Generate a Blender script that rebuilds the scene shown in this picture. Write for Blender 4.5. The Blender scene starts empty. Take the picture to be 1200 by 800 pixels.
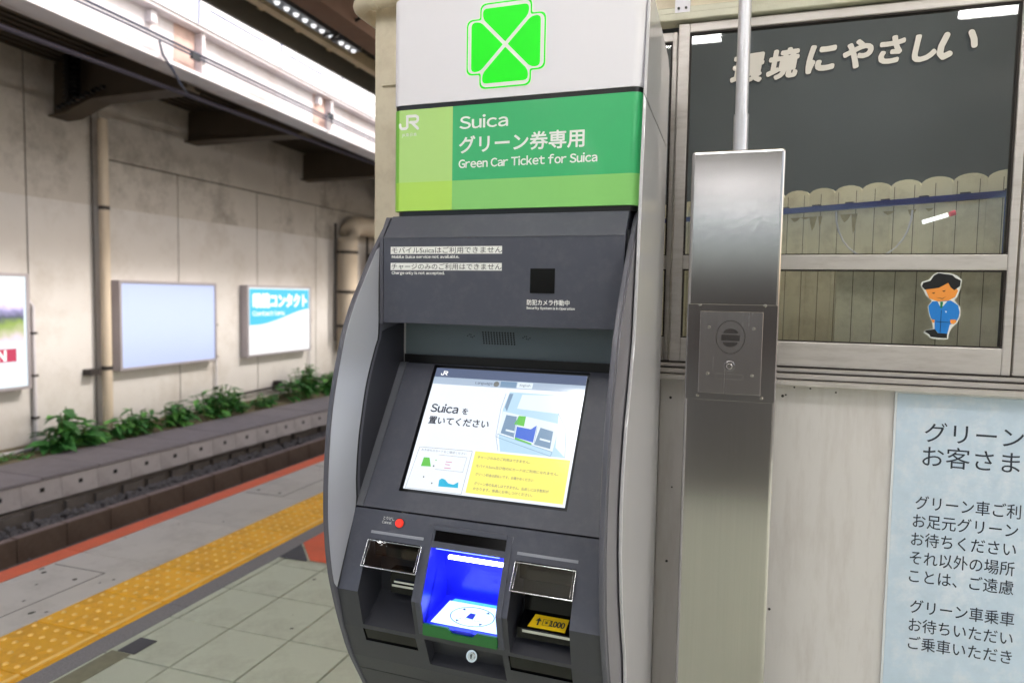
import bpy, bmesh, math, random
from mathutils import Matrix, Vector
random.seed(7)
S = bpy.context.scene
COL = S.collection
EYE = 1.4

# ------------------------------------------------------------------ camera
cam_d = bpy.data.cameras.new("camera"); cam = bpy.data.objects.new("camera", cam_d); COL.objects.link(cam)
R3 = [[0.94811, 0.31742, 0.01713], [-0.03661, 0.05549, 0.99779], [-0.31577, 0.94666, -0.06423]]
def _norm(v):
    return Vector(v).normalized()
fwd = _norm(R3[2]); right = _norm(R3[0]); up = right.cross(fwd) * 1.0; right = fwd.cross(up).normalized()
m = Matrix.Identity(4)
for i in range(3):
    m[i][0] = right[i]; m[i][1] = up[i]; m[i][2] = -fwd[i]
m.translation = Vector((0, 0, EYE))
cam.matrix_world = m
cam_d.sensor_width = 36.0; cam_d.lens = 24.794; cam_d.clip_start = 0.02; cam_d.clip_end = 2000
cam_d.dof.use_dof = True; cam_d.dof.focus_distance = 1.42; cam_d.dof.aperture_fstop = 3.4
S.camera = cam

# ------------------------------------------------------------------ world, sun, exposure
SUN_EL, SUN_AZ = math.radians(42), math.radians(75)      # azimuth from +Y towards +X
w = bpy.data.worlds.new("World"); S.world = w; w.use_nodes = True
nt = w.node_tree; bg = nt.nodes["Background"]
sky = nt.nodes.new("ShaderNodeTexSky"); sky.sky_type = 'NISHITA'; sky.sun_disc = False
sky.sun_elevation = SUN_EL; sky.sun_rotation = SUN_AZ
sky.air_density = 1.0; sky.dust_density = 4.0; sky.ozone_density = 0.6
nt.links.new(sky.outputs[0], bg.inputs[0]); bg.inputs[1].default_value = 0.15
sd = bpy.data.lights.new("sun", 'SUN'); sd.energy = 1.5; sd.angle = math.radians(12); sd.color = (1, .97, .94)
so = bpy.data.objects.new("sun", sd); COL.objects.link(so)
sdir = Vector((math.cos(SUN_EL) * math.sin(SUN_AZ), math.cos(SUN_EL) * math.cos(SUN_AZ), math.sin(SUN_EL)))
so.rotation_euler = sdir.to_track_quat('Z', 'Y').to_euler(); so.location = (8, 2, 12)
S.view_settings.view_transform = 'Standard'; S.view_settings.look = 'None'
S.view_settings.gamma = 1.0; EXP = 1.08
S.view_settings.exposure = EXP
S.cycles.use_denoising = True
S.cycles.max_bounces = 8; S.cycles.diffuse_bounces = 5; S.cycles.glossy_bounces = 4; S.cycles.transparent_max_bounces = 12
S.cycles.sample_clamp_indirect = 6.0

# ------------------------------------------------------------------ materials
def lin(c):
    return tuple(((v / 255) / 12.92 if v / 255 <= .04045 else ((v / 255 + .055) / 1.055) ** 2.4) for v in c) + (1,)
MATS = {}
def mat(name, rgb, rough=.5, metal=0, noise=0.0, nscale=8, bump=0.0, bscale=60, coat=0, spec=.5, stretch=None, rnd=0.0,
        emit=None, estr=0, aniso=0, dirt=None, dirt_amt=0.0, dirt_scale=2.0, croughness=.1):
    """colour + fine noise + bump; rnd varies the tone from piece to piece"""
    m = bpy.data.materials.new(name); m.use_nodes = True
    n = m.node_tree; b = n.nodes["Principled BSDF"]
    col = rgb if len(rgb) == 4 else tuple(rgb) + (1,)
    b.inputs["Base Color"].default_value = col
    b.inputs["Roughness"].default_value = rough; b.inputs["Metallic"].default_value = metal
    b.inputs["Specular IOR Level"].default_value = spec
    b.inputs["Coat Weight"].default_value = coat; b.inputs["Coat Roughness"].default_value = croughness
    if aniso:
        b.inputs["Anisotropic"].default_value = aniso
        tg = n.nodes.new("ShaderNodeTangent"); tg.direction_type = 'RADIAL'; tg.axis = 'Z'
        n.links.new(tg.outputs[0], b.inputs["Tangent"])
    tc = n.nodes.new("ShaderNodeTexCoord"); src = tc.outputs["Object"]
    if stretch:
        mp = n.nodes.new("ShaderNodeMapping"); mp.inputs["Scale"].default_value = stretch
        n.links.new(src, mp.inputs[0]); src = mp.outputs[0]
    cur = None
    if noise or rnd or dirt:
        mixc = n.nodes.new("ShaderNodeHueSaturation"); mixc.inputs["Color"].default_value = col
        val = n.nodes.new("ShaderNodeMath"); val.operation = 'ADD'; val.inputs[0].default_value = 1.0; val.inputs[1].default_value = 0
        if noise:
            nz = n.nodes.new("ShaderNodeTexNoise"); nz.inputs["Scale"].default_value = nscale; nz.inputs["Detail"].default_value = 6
            nz.inputs["Roughness"].default_value = .65
            n.links.new(src, nz.inputs["Vector"])
            mr = n.nodes.new("ShaderNodeMapRange"); mr.inputs[1].default_value = .25; mr.inputs[2].default_value = .75
            mr.inputs[3].default_value = 1 - noise; mr.inputs[4].default_value = 1 + noise
            n.links.new(nz.outputs[0], mr.inputs[0]); n.links.new(mr.outputs[0], val.inputs[0])
        if rnd:
            oi = n.nodes.new("ShaderNodeObjectInfo"); mr2 = n.nodes.new("ShaderNodeMapRange")
            mr2.inputs[3].default_value = -rnd; mr2.inputs[4].default_value = rnd
            n.links.new(oi.outputs["Random"], mr2.inputs[0]); n.links.new(mr2.outputs[0], val.inputs[1])
        n.links.new(val.outputs[0], mixc.inputs["Value"]); cur = mixc.outputs[0]
        if dirt:
            dz = n.nodes.new("ShaderNodeTexNoise"); dz.inputs["Scale"].default_value = dirt_scale; dz.inputs["Detail"].default_value = 9
            dz.inputs["Roughness"].default_value = .72
            n.links.new(src, dz.inputs["Vector"])
            dr = n.nodes.new("ShaderNodeMapRange"); dr.inputs[1].default_value = .48; dr.inputs[2].default_value = .72
            dr.inputs[3].default_value = 0; dr.inputs[4].default_value = dirt_amt
            n.links.new(dz.outputs[0], dr.inputs[0])
            mx = n.nodes.new("ShaderNodeMix"); mx.data_type = 'RGBA'
            n.links.new(dr.outputs[0], mx.inputs[0]); n.links.new(cur, mx.inputs[6])
            mx.inputs[7].default_value = tuple(dirt)[:3] + (1,)
            cur = mx.outputs[2]
        n.links.new(cur, b.inputs["Base Color"])
        rr = n.nodes.new("ShaderNodeTexNoise"); rr.inputs["Scale"].default_value = nscale * 2.3 if noise else 7; rr.inputs["Detail"].default_value = 4
        n.links.new(src, rr.inputs["Vector"])
        r2 = n.nodes.new("ShaderNodeMapRange"); r2.inputs[3].default_value = max(.02, rough * .85); r2.inputs[4].default_value = min(1, rough * 1.15)
        n.links.new(rr.outputs[0], r2.inputs[0]); n.links.new(r2.outputs[0], b.inputs["Roughness"])
    if bump:
        bz = n.nodes.new("ShaderNodeTexNoise"); bz.inputs["Scale"].default_value = bscale; bz.inputs["Detail"].default_value = 5
        n.links.new(src, bz.inputs["Vector"])
        bp = n.nodes.new("ShaderNodeBump"); bp.inputs["Strength"].default_value = bump; bp.inputs["Distance"].default_value = .004
        n.links.new(bz.outputs[0], bp.inputs["Height"]); n.links.new(bp.outputs[0], b.inputs["Normal"])
    if emit is not None:
        b.inputs["Emission Color"].default_value = emit if len(emit) == 4 else tuple(emit) + (1,)
        b.inputs["Emission Strength"].default_value = estr
    MATS[name] = m
    return m
def glass(name, tint=(.9, .93, .93), ior=1.5, rough=0.0, boost=1.0, dust_haze=0.0):
    m = bpy.data.materials.new(name); m.use_nodes = True; n = m.node_tree
    n.nodes.clear(); out = n.nodes.new("ShaderNodeOutputMaterial"); mx = n.nodes.new("ShaderNodeMixShader")
    tr = n.nodes.new("ShaderNodeBsdfTransparent"); tr.inputs[0].default_value = tuple(tint) + (1,)
    gl = n.nodes.new("ShaderNodeBsdfGlossy"); gl.inputs["Roughness"].default_value = rough
    fr = n.nodes.new("ShaderNodeFresnel"); fr.inputs[0].default_value = ior
    mu = n.nodes.new("ShaderNodeMath"); mu.operation = 'MULTIPLY'; mu.inputs[1].default_value = boost
    n.links.new(fr.outputs[0], mu.inputs[0]); n.links.new(mu.outputs[0], mx.inputs[0])
    n.links.new(tr.outputs[0], mx.inputs[1]); n.links.new(gl.outputs[0], mx.inputs[2]); n.links.new(mx.outputs[0], out.inputs[0])
    if dust_haze:
        df = n.nodes.new("ShaderNodeBsdfDiffuse"); df.inputs[0].default_value = lin((178, 184, 190))  # dust and smears, with haze painted in to lift the dark pane
        tc = n.nodes.new("ShaderNodeTexCoord"); mp = n.nodes.new("ShaderNodeMapping"); mp.inputs["Scale"].default_value = (1.2, 1, .55); mp.inputs["Rotation"].default_value = (0, .5, 0)
        nz = n.nodes.new("ShaderNodeTexNoise"); nz.inputs["Scale"].default_value = 7; nz.inputs["Detail"].default_value = 8; nz.inputs["Roughness"].default_value = .7
        mr = n.nodes.new("ShaderNodeMapRange"); mr.inputs[1].default_value = .35; mr.inputs[2].default_value = .75; mr.inputs[3].default_value = dust_haze * .55; mr.inputs[4].default_value = dust_haze * 1.8
        m2 = n.nodes.new("ShaderNodeMixShader")
        n.links.new(tc.outputs["Object"], mp.inputs[0]); n.links.new(mp.outputs[0], nz.inputs["Vector"]); n.links.new(nz.outputs[0], mr.inputs[0]); n.links.new(mr.outputs[0], m2.inputs[0])
        n.links.new(mx.outputs[0], m2.inputs[1]); n.links.new(df.outputs[0], m2.inputs[2]); n.links.new(m2.outputs[0], out.inputs[0])
    MATS[name] = m; return m
def emis(name, rgb, s=1.0):
    return mat(name, (0.02, .02, .02), rough=.13, spec=.9, emit=lin(rgb), estr=s / 2 ** EXP)

M_hood = mat("kiosk_grey_paint", lin((74, 76, 88)), .40, noise=.06, nscale=3, bump=.12, bscale=900, dirt=lin((112, 112, 118)), dirt_amt=.22, dirt_scale=26)
M_bay = mat("bay_dark_grey", lin((48, 49, 56)), .4, noise=.05)  # darker grey for the insides of the bays
M_hood_lo = mat("kiosk_shade_ring_grey", lin((60, 61, 68)), .4, noise=.05, nscale=3, bump=.12, bscale=900)  # hood grey darkened for the shaded lower cover; also the button ring
M_strip = mat("kiosk_light_strip", lin((98, 100, 108)), .4, noise=.04)
M_groove_strip = mat("groove_strip_grey", lin((150, 152, 162)), .35)
M_rim = mat("kiosk_rim_grey", lin((88, 88, 98)), .35, noise=.04)
M_silver = mat("kiosk_silver_paint", lin((190, 192, 202)), .38, metal=.25, noise=.015, nscale=3)
M_black = mat("black_plastic", lin((12, 12, 14)), .3, noise=.05)
M_blackgl = mat("black_gloss", lin((7, 7, 9)), .12, noise=.03, spec=.35)
M_case = mat("kiosk_white_enamel", lin((234, 232, 240)), .5, noise=.012, nscale=2, spec=.35)
M_side = mat("kiosk_side_laminate", lin((198, 197, 202)), .2, noise=.015, nscale=2, coat=.6, croughness=.05)
M_white = mat("white_print", lin((238, 240, 238)), .5)
M_label = mat("label_white", lin((245, 245, 242)), .5)
M_darkprint = mat("dark_print", lin((40, 42, 52)), .6)
M_clover = mat("clover_green", (0.002, .80, .002), .45, noise=.03, nscale=10, emit=(0.0, 1.0, 0.0), estr=.07)
M_red = mat("red_button", lin((232, 60, 40)), .25, coat=.5, emit=lin((255, 40, 20)), estr=.25)
M_blue = mat("reader_blue", lin((40, 50, 225)), .3, coat=.4)
M_greenstrip = mat("reader_green_strip", lin((30, 105, 45)), .35, coat=.3)
M_chrome = mat("chrome", lin((225, 225, 228)), .12, metal=1)
M_clear = glass("clear_acrylic", (.82, .84, .86), 1.5, .03, 2.0)
M_yellowst = mat("yellow_sticker", lin((245, 205, 20)), .45)
M_steel = mat("brushed_steel", lin((184, 181, 181)), .19, metal=1, noise=.05, nscale=5, stretch=(90, 90, .5), aniso=.8, bump=.02, bscale=5)
M_steel_d = mat("steel_plate", lin((184, 179, 179)), .26, metal=1, noise=.03, nscale=3, stretch=(60, 60, .7), aniso=.7)
M_screw = mat("steel_screw", lin((215, 212, 205)), .22, metal=1)
M_galv = mat("galvanised_pipe", lin((206, 206, 212)), .32, metal=.55, noise=.08, nscale=20)
M_alu = mat("anodised_aluminium", lin((196, 190, 186)), .36, metal=.35, noise=.06, nscale=5, stretch=(1, 1, 6), dirt=lin((120, 105, 88)), dirt_amt=.35, dirt_scale=7)
M_alu2 = mat("weathered_aluminium", lin((196, 194, 176)), .45, metal=.2, noise=.06, nscale=5, dirt=lin((130, 110, 80)), dirt_amt=.4, dirt_scale=9)
M_gasket = mat("rubber_gasket", lin((38, 30, 26)), .7)
M_panelw = mat("painted_steel_sheet", lin((212, 207, 205)), .42, noise=.02, nscale=1.6, stretch=(5, 5, .8), bump=.05, bscale=30, dirt=lin((172, 160, 152)), dirt_amt=.4, dirt_scale=4)
M_beige = mat("beige_painted_wall", lin((214, 204, 182)), .55, noise=.05, nscale=4, dirt=lin((140, 118, 90)), dirt_amt=.4, dirt_scale=6, bump=.1)
M_poster = mat("poster_pale_blue", lin((196, 212, 228)), .38, noise=.05, nscale=30, dirt=lin((222, 226, 234)), dirt_amt=.9, dirt_scale=14, bump=.06, bscale=40)
M_posteredge = mat("poster_white_edge", lin((235, 238, 242)), .4)
M_ink = mat("poster_ink", lin((34, 44, 60)), .55)
M_cut = mat("cutout_letters", lin((214, 208, 200)), .5, noise=.03)
M_cutback = mat("cutout_outline", lin((50, 46, 44)), .6)  # dark, slightly bolder copy laid under each letter
M_glass = glass("window_glass", (.96, .98, .98), 1.52, 0.0, 1.0, dust_haze=.022)
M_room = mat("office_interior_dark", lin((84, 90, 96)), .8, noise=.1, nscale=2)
M_plank = mat("cream_board", lin((228, 219, 190)), .6, noise=.06, nscale=6, rnd=.04, dirt=lin((130, 108, 66)), dirt_amt=.5, dirt_scale=9)
M_groove = mat("board_joint", lin((96, 88, 66)), .8)
M_bluebar = mat("blue_rail_paint", lin((40, 52, 120)), .4)
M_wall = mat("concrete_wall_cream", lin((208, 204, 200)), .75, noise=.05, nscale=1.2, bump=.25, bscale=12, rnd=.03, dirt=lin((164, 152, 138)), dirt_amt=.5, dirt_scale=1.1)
M_wallup = mat("concrete_wall_upper", lin((198, 191, 182)), .8, noise=.12, nscale=1.0, bump=.25, bscale=12, rnd=.03, dirt=lin((78, 66, 52)), dirt_amt=.8, dirt_scale=1.0)  # upper panels, darker and more blotched than the lower ones
M_pipe = mat("cream_drain_pipe", lin((206, 190, 168)), .5, noise=.06, nscale=3)
M_cond = mat("white_conduit", lin((206, 202, 206)), .5, noise=.05)
M_darkm = mat("dark_metal", lin((48, 42, 40)), .6, noise=.1)
M_bbframe = mat("signboard_frame", lin((176, 170, 176)), .4, metal=.5, noise=.05)
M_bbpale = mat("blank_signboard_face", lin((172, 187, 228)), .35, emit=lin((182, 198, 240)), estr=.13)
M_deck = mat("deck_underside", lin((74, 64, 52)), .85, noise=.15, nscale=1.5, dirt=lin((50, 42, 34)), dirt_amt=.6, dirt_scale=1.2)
M_girder = mat("girder_white_paint", lin((222, 218, 222)), .6, noise=.05, nscale=2, dirt=lin((176, 150, 140)), dirt_amt=.5, dirt_scale=1.6)
M_parapet = mat("parapet_white", lin((236, 236, 242)), .6, noise=.03, nscale=2)
M_joist = mat("joist_brown_paint", lin((80, 69, 56)), .75, noise=.12, nscale=2)
M_rooft = mat("canopy_tan_paint", lin((204, 186, 156)), .6, noise=.1, nscale=3, dirt=lin((90, 66, 44)), dirt_amt=.5, dirt_scale=4)
M_roofb = mat("canopy_rust_brown", lin((108, 78, 58)), .65, noise=.15, nscale=4)
M_roofs = mat("canopy_sheet", lin((92, 88, 82)), .7, noise=.1, nscale=3)
M_tile = mat("floor_tile_sage", lin((190, 196, 178)), .62, noise=.07, nscale=4, bump=.3, bscale=120, rnd=.045, dirt=lin((134, 134, 118)), dirt_amt=.5, dirt_scale=3.5)
M_tact = mat("tactile_yellow", lin((248, 184, 30)), .55, noise=.12, nscale=9, rnd=.10, bump=.2, bscale=200, dirt=lin((176, 116, 22)), dirt_amt=.6, dirt_scale=6)
M_dot = mat("tactile_dot_worn", lin((250, 206, 112)), .5, noise=.08, nscale=20)
M_orange = mat("orange_edge_paint", lin((226, 98, 54)), .55, noise=.08, nscale=5, rnd=.03, dirt=lin((160, 84, 60)), dirt_amt=.3, dirt_scale=7)
M_slab = mat("edge_concrete", lin((196, 191, 185)), .8, noise=.06, nscale=3, rnd=.07, bump=.35, bscale=160, dirt=lin((140, 134, 128)), dirt_amt=.5, dirt_scale=2.4)
M_asph = mat("asphalt_strip", lin((132, 130, 134)), .85, noise=.3, nscale=140, bump=.8, bscale=260, rnd=.03)
M_grout = mat("grout_dark", lin((70, 66, 58)), .9, noise=.1)
M_patch = mat("dark_patch", lin((74, 74, 80)), .7, noise=.08)
M_stain = mat("stain_brown", lin((124, 122, 100)), .7, noise=.12, nscale=30)
M_found = mat("platform_side_concrete", lin((100, 92, 86)), .9, noise=.2)
M_block = mat("rusty_brown_block", lin((112, 92, 78)), .85, noise=.15, nscale=5, rnd=.06, bump=.4, bscale=50, dirt=lin((66, 48, 42)), dirt_amt=.6, dirt_scale=3)
M_blocktop = mat("block_top_pale", lin((130, 112, 108)), .8, noise=.1)  # paler tone for the top faces of the blocks
M_trough = mat("trough_concrete", lin((184, 176, 174)), .85, noise=.1, nscale=6, rnd=.06, bump=.4, bscale=60, dirt=lin((112, 98, 94)), dirt_amt=.6, dirt_scale=3)
M_trtop = mat("trough_lid", lin((132, 124, 126)), .85, noise=.12, nscale=5, rnd=.05, bump=.4, bscale=60)
M_ballast = mat("ballast_stone", lin((104, 100, 100)), .9, noise=.35, nscale=14, rnd=.1)
M_soil = mat("trackside_soil", lin((120, 110, 86)), .95, noise=.3, nscale=18, bump=1, bscale=40, dirt=lin((84, 96, 56)), dirt_amt=.8, dirt_scale=5)
M_ground = mat("ground_earth", lin((110, 104, 92)), .95, noise=.2, nscale=1)
def leafmat(name, c):
    m = mat(name, c, .5, noise=.25, nscale=30, rnd=.15)
    b = m.node_tree.nodes["Principled BSDF"]; b.inputs["Transmission Weight"].default_value = 0
    b.inputs["Subsurface Weight"].default_value = 0
    return m
M_leaf = leafmat("leaf_green", (.055, .21, .045, 1)); M_leaf2 = leafmat("leaf_light_green", (.13, .37, .07, 1)); M_stem = leafmat("stem_green", (.12, .16, .05, 1))
M_tube = mat("fluorescent_tube", (1, 1, 1), .4, emit=(1.0, .985, .975, 1), estr=18)
M_lampbody = mat("lamp_housing_white", lin((215, 215, 212)), .5)
M_leddot = mat("led_lens", (1, 1, 1), .2, emit=(.92, .95, 1, 1), estr=.5)
M_ledbody = mat("led_body", lin((120, 122, 130)), .35, metal=.6)

# ------------------------------------------------------------------ helpers
def new_obj(name, me, parent=None, mats=None):
    o = bpy.data.objects.new(name, me); COL.objects.link(o)
    if parent: o.parent = parent
    if mats:
        for mm in (mats if isinstance(mats, (list, tuple)) else [mats]): me.materials.append(mm)
    return o
def mesh_from(verts, faces, name="mesh"):
    me = bpy.data.meshes.new(name); me.from_pydata([tuple(v) for v in verts], [], faces); me.update(); return me
def fix_normals(me):
    bm = bmesh.new(); bm.from_mesh(me); bmesh.ops.recalc_face_normals(bm, faces=bm.faces); bm.to_mesh(me); bm.free()
def empty(name, loc, label=None, cat=None, group=None, rz=0):
    o = bpy.data.objects.new(name, None); COL.objects.link(o); o.location = loc; o.rotation_euler[2] = rz
    o.empty_display_size = .1
    tag(o, label, cat, group); return o
def tag(o, label=None, cat=None, group=None, kind=None):
    if label: o["label"] = label
    if cat: o["category"] = cat
    if group: o["group"] = group
    if kind: o["kind"] = kind
    return o
class B:
    """collects shapes into ONE bmesh; off is subtracted so that coordinates may be given in scene space"""
    def __init__(s, off=(0, 0, 0)): s.bm = bmesh.new(); s.off = Vector(off)
    def box(s, x0, x1, y0, y1, z0, z1, mi=0):
        vs = [s.bm.verts.new(Vector(p) - s.off) for p in ((x0, y0, z0), (x1, y0, z0), (x1, y1, z0), (x0, y1, z0), (x0, y0, z1), (x1, y0, z1), (x1, y1, z1), (x0, y1, z1))]
        for f in ((3, 2, 1, 0), (4, 5, 6, 7), (0, 1, 5, 4), (1, 2, 6, 5), (2, 3, 7, 6), (3, 0, 4, 7)):
            s.bm.faces.new([vs[i] for i in f]).material_index = mi
        return s
    def poly(s, pts, mi=0):
        f = s.bm.faces.new([s.bm.verts.new(Vector(p) - s.off) for p in pts]); f.material_index = mi; return s
    def prism(s, pts0, vec, mi=0):
        """extrude polygon pts0 along vec"""
        v = Vector(vec); n = len(pts0)
        a = [s.bm.verts.new(Vector(p) - s.off) for p in pts0]; b = [s.bm.verts.new(Vector(p) + v - s.off) for p in pts0]
        s.bm.faces.new(a).material_index = mi; s.bm.faces.new(b[::-1]).material_index = mi
        for i in range(n):
            s.bm.faces.new((a[i], b[i], b[(i + 1) % n], a[(i + 1) % n])).material_index = mi
        return s
    def profx(s, yz, x0, x1, mi=0):
        return s.prism([(x0, y, z) for y, z in yz], (x1 - x0, 0, 0), mi)
    def tube(s, path, r, n=10, mi=0, caps=True, square=False):
        path = [Vector(p) for p in path]; rings = []
        for i, p in enumerate(path):
            d = (path[min(i + 1, len(path) - 1)] - path[max(i - 1, 0)]).normalized()
            ref = Vector((0, 0, 1)) if abs(d.z) < .9 else Vector((0, 1, 0))
            u = d.cross(ref).normalized(); v = d.cross(u).normalized()
            ring = []
            for k in range(n):
                a = 2 * math.pi * (k + (.5 if square else 0)) / n
                ring.append(s.bm.verts.new(p + (u * math.cos(a) + v * math.sin(a)) * r - s.off))
            rings.append(ring)
        for a, b in zip(rings, rings[1:]):
            for k in range(n):
                f = s.bm.faces.new((a[k], a[(k + 1) % n], b[(k + 1) % n], b[k])); f.smooth = not square; f.material_index = mi
        if caps:
            s.bm.faces.new([s.bm.verts.new(v.co) for v in rings[0][::-1]]).material_index = mi; s.bm.faces.new([s.bm.verts.new(v.co) for v in rings[-1]]).material_index = mi
        return s
    def disc(s, c, nrm, r, h, n=20, mi=0, r2=None):
        c = Vector(c); nrm = Vector(nrm).normalized()
        ref = Vector((0, 0, 1)) if abs(nrm.z) < .9 else Vector((0, 1, 0))
        u = nrm.cross(ref).normalized(); v = nrm.cross(u); r2 = r if r2 is None else r2
        a = [s.bm.verts.new(c + (u * math.cos(2 * math.pi * k / n) + v * math.sin(2 * math.pi * k / n)) * r - s.off) for k in range(n)]
        b = [s.bm.verts.new(c + nrm * h + (u * math.cos(2 * math.pi * k / n) + v * math.sin(2 * math.pi * k / n)) * r2 - s.off) for k in range(n)]
        s.bm.faces.new([s.bm.verts.new(v.co) for v in a]).material_index = mi; s.bm.faces.new([s.bm.verts.new(v.co) for v in b[::-1]]).material_index = mi
        for k in range(n):
            f = s.bm.faces.new((a[k], a[(k + 1) % n], b[(k + 1) % n], b[k])); f.smooth = True; f.material_index = mi
        return s
    def obj(s, name, mats, parent=None, bevel=0, seg=2, matrix=None):
        bmesh.ops.recalc_face_normals(s.bm, faces=s.bm.faces)
        if bevel:
            es = [e for e in s.bm.edges if len(e.link_faces) == 2 and e.calc_face_angle(0) > .5]
            bmesh.ops.bevel(s.bm, geom=es, offset=bevel, segments=seg, affect='EDGES', profile=.5, clamp_overlap=True)
        if matrix is not None: s.bm.transform(matrix)
        me = bpy.data.meshes.new(name); s.bm.to_mesh(me); s.bm.free()
        return new_obj(name, me, parent, mats)
def frame(origin, xdir, updir, off=(0, 0, 0)):
    x = Vector(xdir).normalized(); u = Vector(updir).normalized(); n = x.cross(u).normalized()
    m = Matrix.Identity(4)
    for i in range(3): m[i][0] = x[i]; m[i][1] = u[i]; m[i][2] = n[i]
    m.translation = Vector(origin) - Vector(off); return m
def _glyphs(body, size, shear=0, space=1.0):
    c = bpy.data.curves.new("t", 'FONT'); c.body = body; c.size = size; c.space_character = space; c.shear = shear; c.resolution_u = 3
    o = bpy.data.objects.new("t", c); COL.objects.link(o)
    dg = bpy.context.evaluated_depsgraph_get(); me = bpy.data.meshes.new_from_object(o.evaluated_get(dg))
    bpy.data.objects.remove(o); bpy.data.curves.remove(c)
    vs = [(v.co.x, v.co.y) for v in me.vertices]; fs = [tuple(p.vertices) for p in me.polygons]
    bpy.data.meshes.remove(me); return vs, fs
def text(name, body, size, mt, parent, fr, u=0, v=0, d=.0006, align='LEFT', bold=0, space=1.0, xs=1.0, shear=0, rot=0, thick=0, width=None):
    """flat lettering mesh lying in frame fr at (u,v); width fits the line to that width; bold thickens the strokes"""
    if all(ord(ch) < 127 for ch in body):      # pack full width latin glyphs, one by one
        vs, fs, x = [], [], 0.0
        for ch in body:
            if ch == ' ': x += .27 * size; continue
            gv, gf = _glyphs(chr(ord(ch) + 0xFEE0), size, shear)
            if not gv: continue
            a0 = min(p[0] for p in gv); a1 = max(p[0] for p in gv); n0 = len(vs)
            vs += [(p[0] - a0 + x, p[1]) for p in gv]; fs += [tuple(i + n0 for i in f) for f in gf]; x += a1 - a0 + .075 * size
    else: vs, fs = _glyphs(body, size, shear, space)
    lo = min(p[0] for p in vs); hi = max(p[0] for p in vs)
    if width: xs = width / (hi - lo)
    if align == 'CENTER': vs = [(p[0] - (lo + hi) / 2, p[1]) for p in vs]
    offs = [(0, 0)]
    if bold > 0:
        r_ = bold * size; K = 8 if bold < .04 else 12
        offs += [(r_ * math.cos(2 * math.pi * k / K), r_ * math.sin(2 * math.pi * k / K)) for k in range(K)]
    V, F = [], []
    for k, (ox, oy) in enumerate(offs):
        n0 = len(V); V += [(p[0] * xs + ox, p[1] + oy, k * 8e-6) for p in vs]; F += [tuple(i + n0 for i in f) for f in fs]
    me = mesh_from(V, F, name)
    me.transform(fr @ Matrix.Translation((u, v, d)) @ Matrix.Rotation(rot, 4, 'Z'))
    return new_obj(name, me, parent, mt)
def flat(b, fr, pts, d=.0005, mi=0):
    """a polygon in frame fr"""
    b.poly([fr @ Vector((p[0], p[1], d)) for p in pts], mi)
def copy_of(o, parent, loc, name=None):
    c = o.copy(); COL.objects.link(c); c.parent = parent; c.location = loc
    for ch in o.children:
        k = ch.copy(); COL.objects.link(k); k.parent = c
    return c
def rounded(pts, r, n=4):
    """round the corners of a closed 2D polygon"""
    out = []; N = len(pts)
    for i in range(N):
        p0, p1, p2 = Vector(pts[i - 1]), Vector(pts[i]), Vector(pts[(i + 1) % N])
        rr = r[i] if isinstance(r, (list, tuple)) else r
        a = (p0 - p1); b = (p2 - p1); l = min(rr, a.length * .49, b.length * .49)
        if l < 1e-6: out.append(tuple(p1)); continue
        A = p1 + a.normalized() * l; Bp = p1 + b.normalized() * l
        for k in range(n + 1):
            t = k / n; q = A * (1 - t) ** 2 + p1 * 2 * t * (1 - t) + Bp * t ** 2
            out.append(tuple(q))
    return out

# ================================================================== SETTING
g = B(); g.poly([(-600, -600, -1.2), (600, -600, -1.2), (600, 600, -1.2), (-600, 600, -1.2)])
tag(g.obj("ground", M_ground), kind="structure")

# --- platform
XL = -3.45
pb = B(); pb.box(XL, 5.0, -15, 22, -1.19, -.024)
plat = tag(pb.obj("platform", M_grout), kind="structure")
def grid_piece(name, mt, w_, l_, t=.022, bev=.002):
    b = B(); b.box(-w_ / 2, w_ / 2, -l_ / 2, l_ / 2, -t, 0); return b.obj(name, mt, plat, bevel=bev, seg=1)
def place(proto, first, loc):
    if first[0]: proto.location = loc; first[0] = False; return proto
    c = proto.copy(); COL.objects.link(c); c.parent = plat; c.location = loc; return c
PY = .327; Y0 = 2.015
xj = [-2.272, -1.998, -1.706, -1.425, -1.135, -.845]
for i in range(len(xj) - 1):
    a, b_ = xj[i], xj[i + 1]
    pr = grid_piece("floor_tile", M_tile, b_ - a - .006, PY - .006); f = [True]
    for k in range(-7, 18):
        place(pr, f, ((a + b_) / 2, Y0 + PY * (k + .5), random.uniform(-.0006, .0006)))
pr = grid_piece("border_tile", M_tile, .038, PY - .006); f = [True]
for k in range(-7, 18): place(pr, f, (-2.294, Y0 + PY * (k + .5), 0))
# the rest of the floor, behind and under the machines, in one sheet of tiles
b = B()
for i in range(0, 20):
    for k in range(-12, 18):
        x = -.845 + i * .29; y = Y0 + PY * k
        b.box(x + .003, x + .287, y + .003, y + PY - .003, -.022, 0)
for i in range(len(xj) - 1):
    for k in list(range(-12, -7)) + list(range(18, 50)):
        b.box(xj[i] + .003, xj[i + 1] - .003, Y0 + PY * k + .003, Y0 + PY * (k + 1) - .003, -.022, 0)
o = b.obj("floor_tiles", M_tile, plat); o["kind"] = "stuff"
b = B(); b.box(-2.272, 4.95, -14.9, Y0 - PY * 12 - .003, -.022, 0); b.obj('unseen_dark_floor', mat('reflection_floor_dark', lin((86, 85, 78)), .85, noise=.2, nscale=6), plat)  # unseen floor, shaped and darkened for what the steel column mirrors
# asphalt strip (cut at joints)
ys = [-4.9, -2.5, -.1, 1.2, 2.443, 3.354, 4.6, 6.2, 8, 12, 17, 21.9]
for a, b_ in zip(ys, ys[1:]):
    b = B(); b.box(-2.42, -2.316, a + .002, b_ - .002, -.022, -.001); b.obj("border_strip", M_asph, plat)
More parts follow.
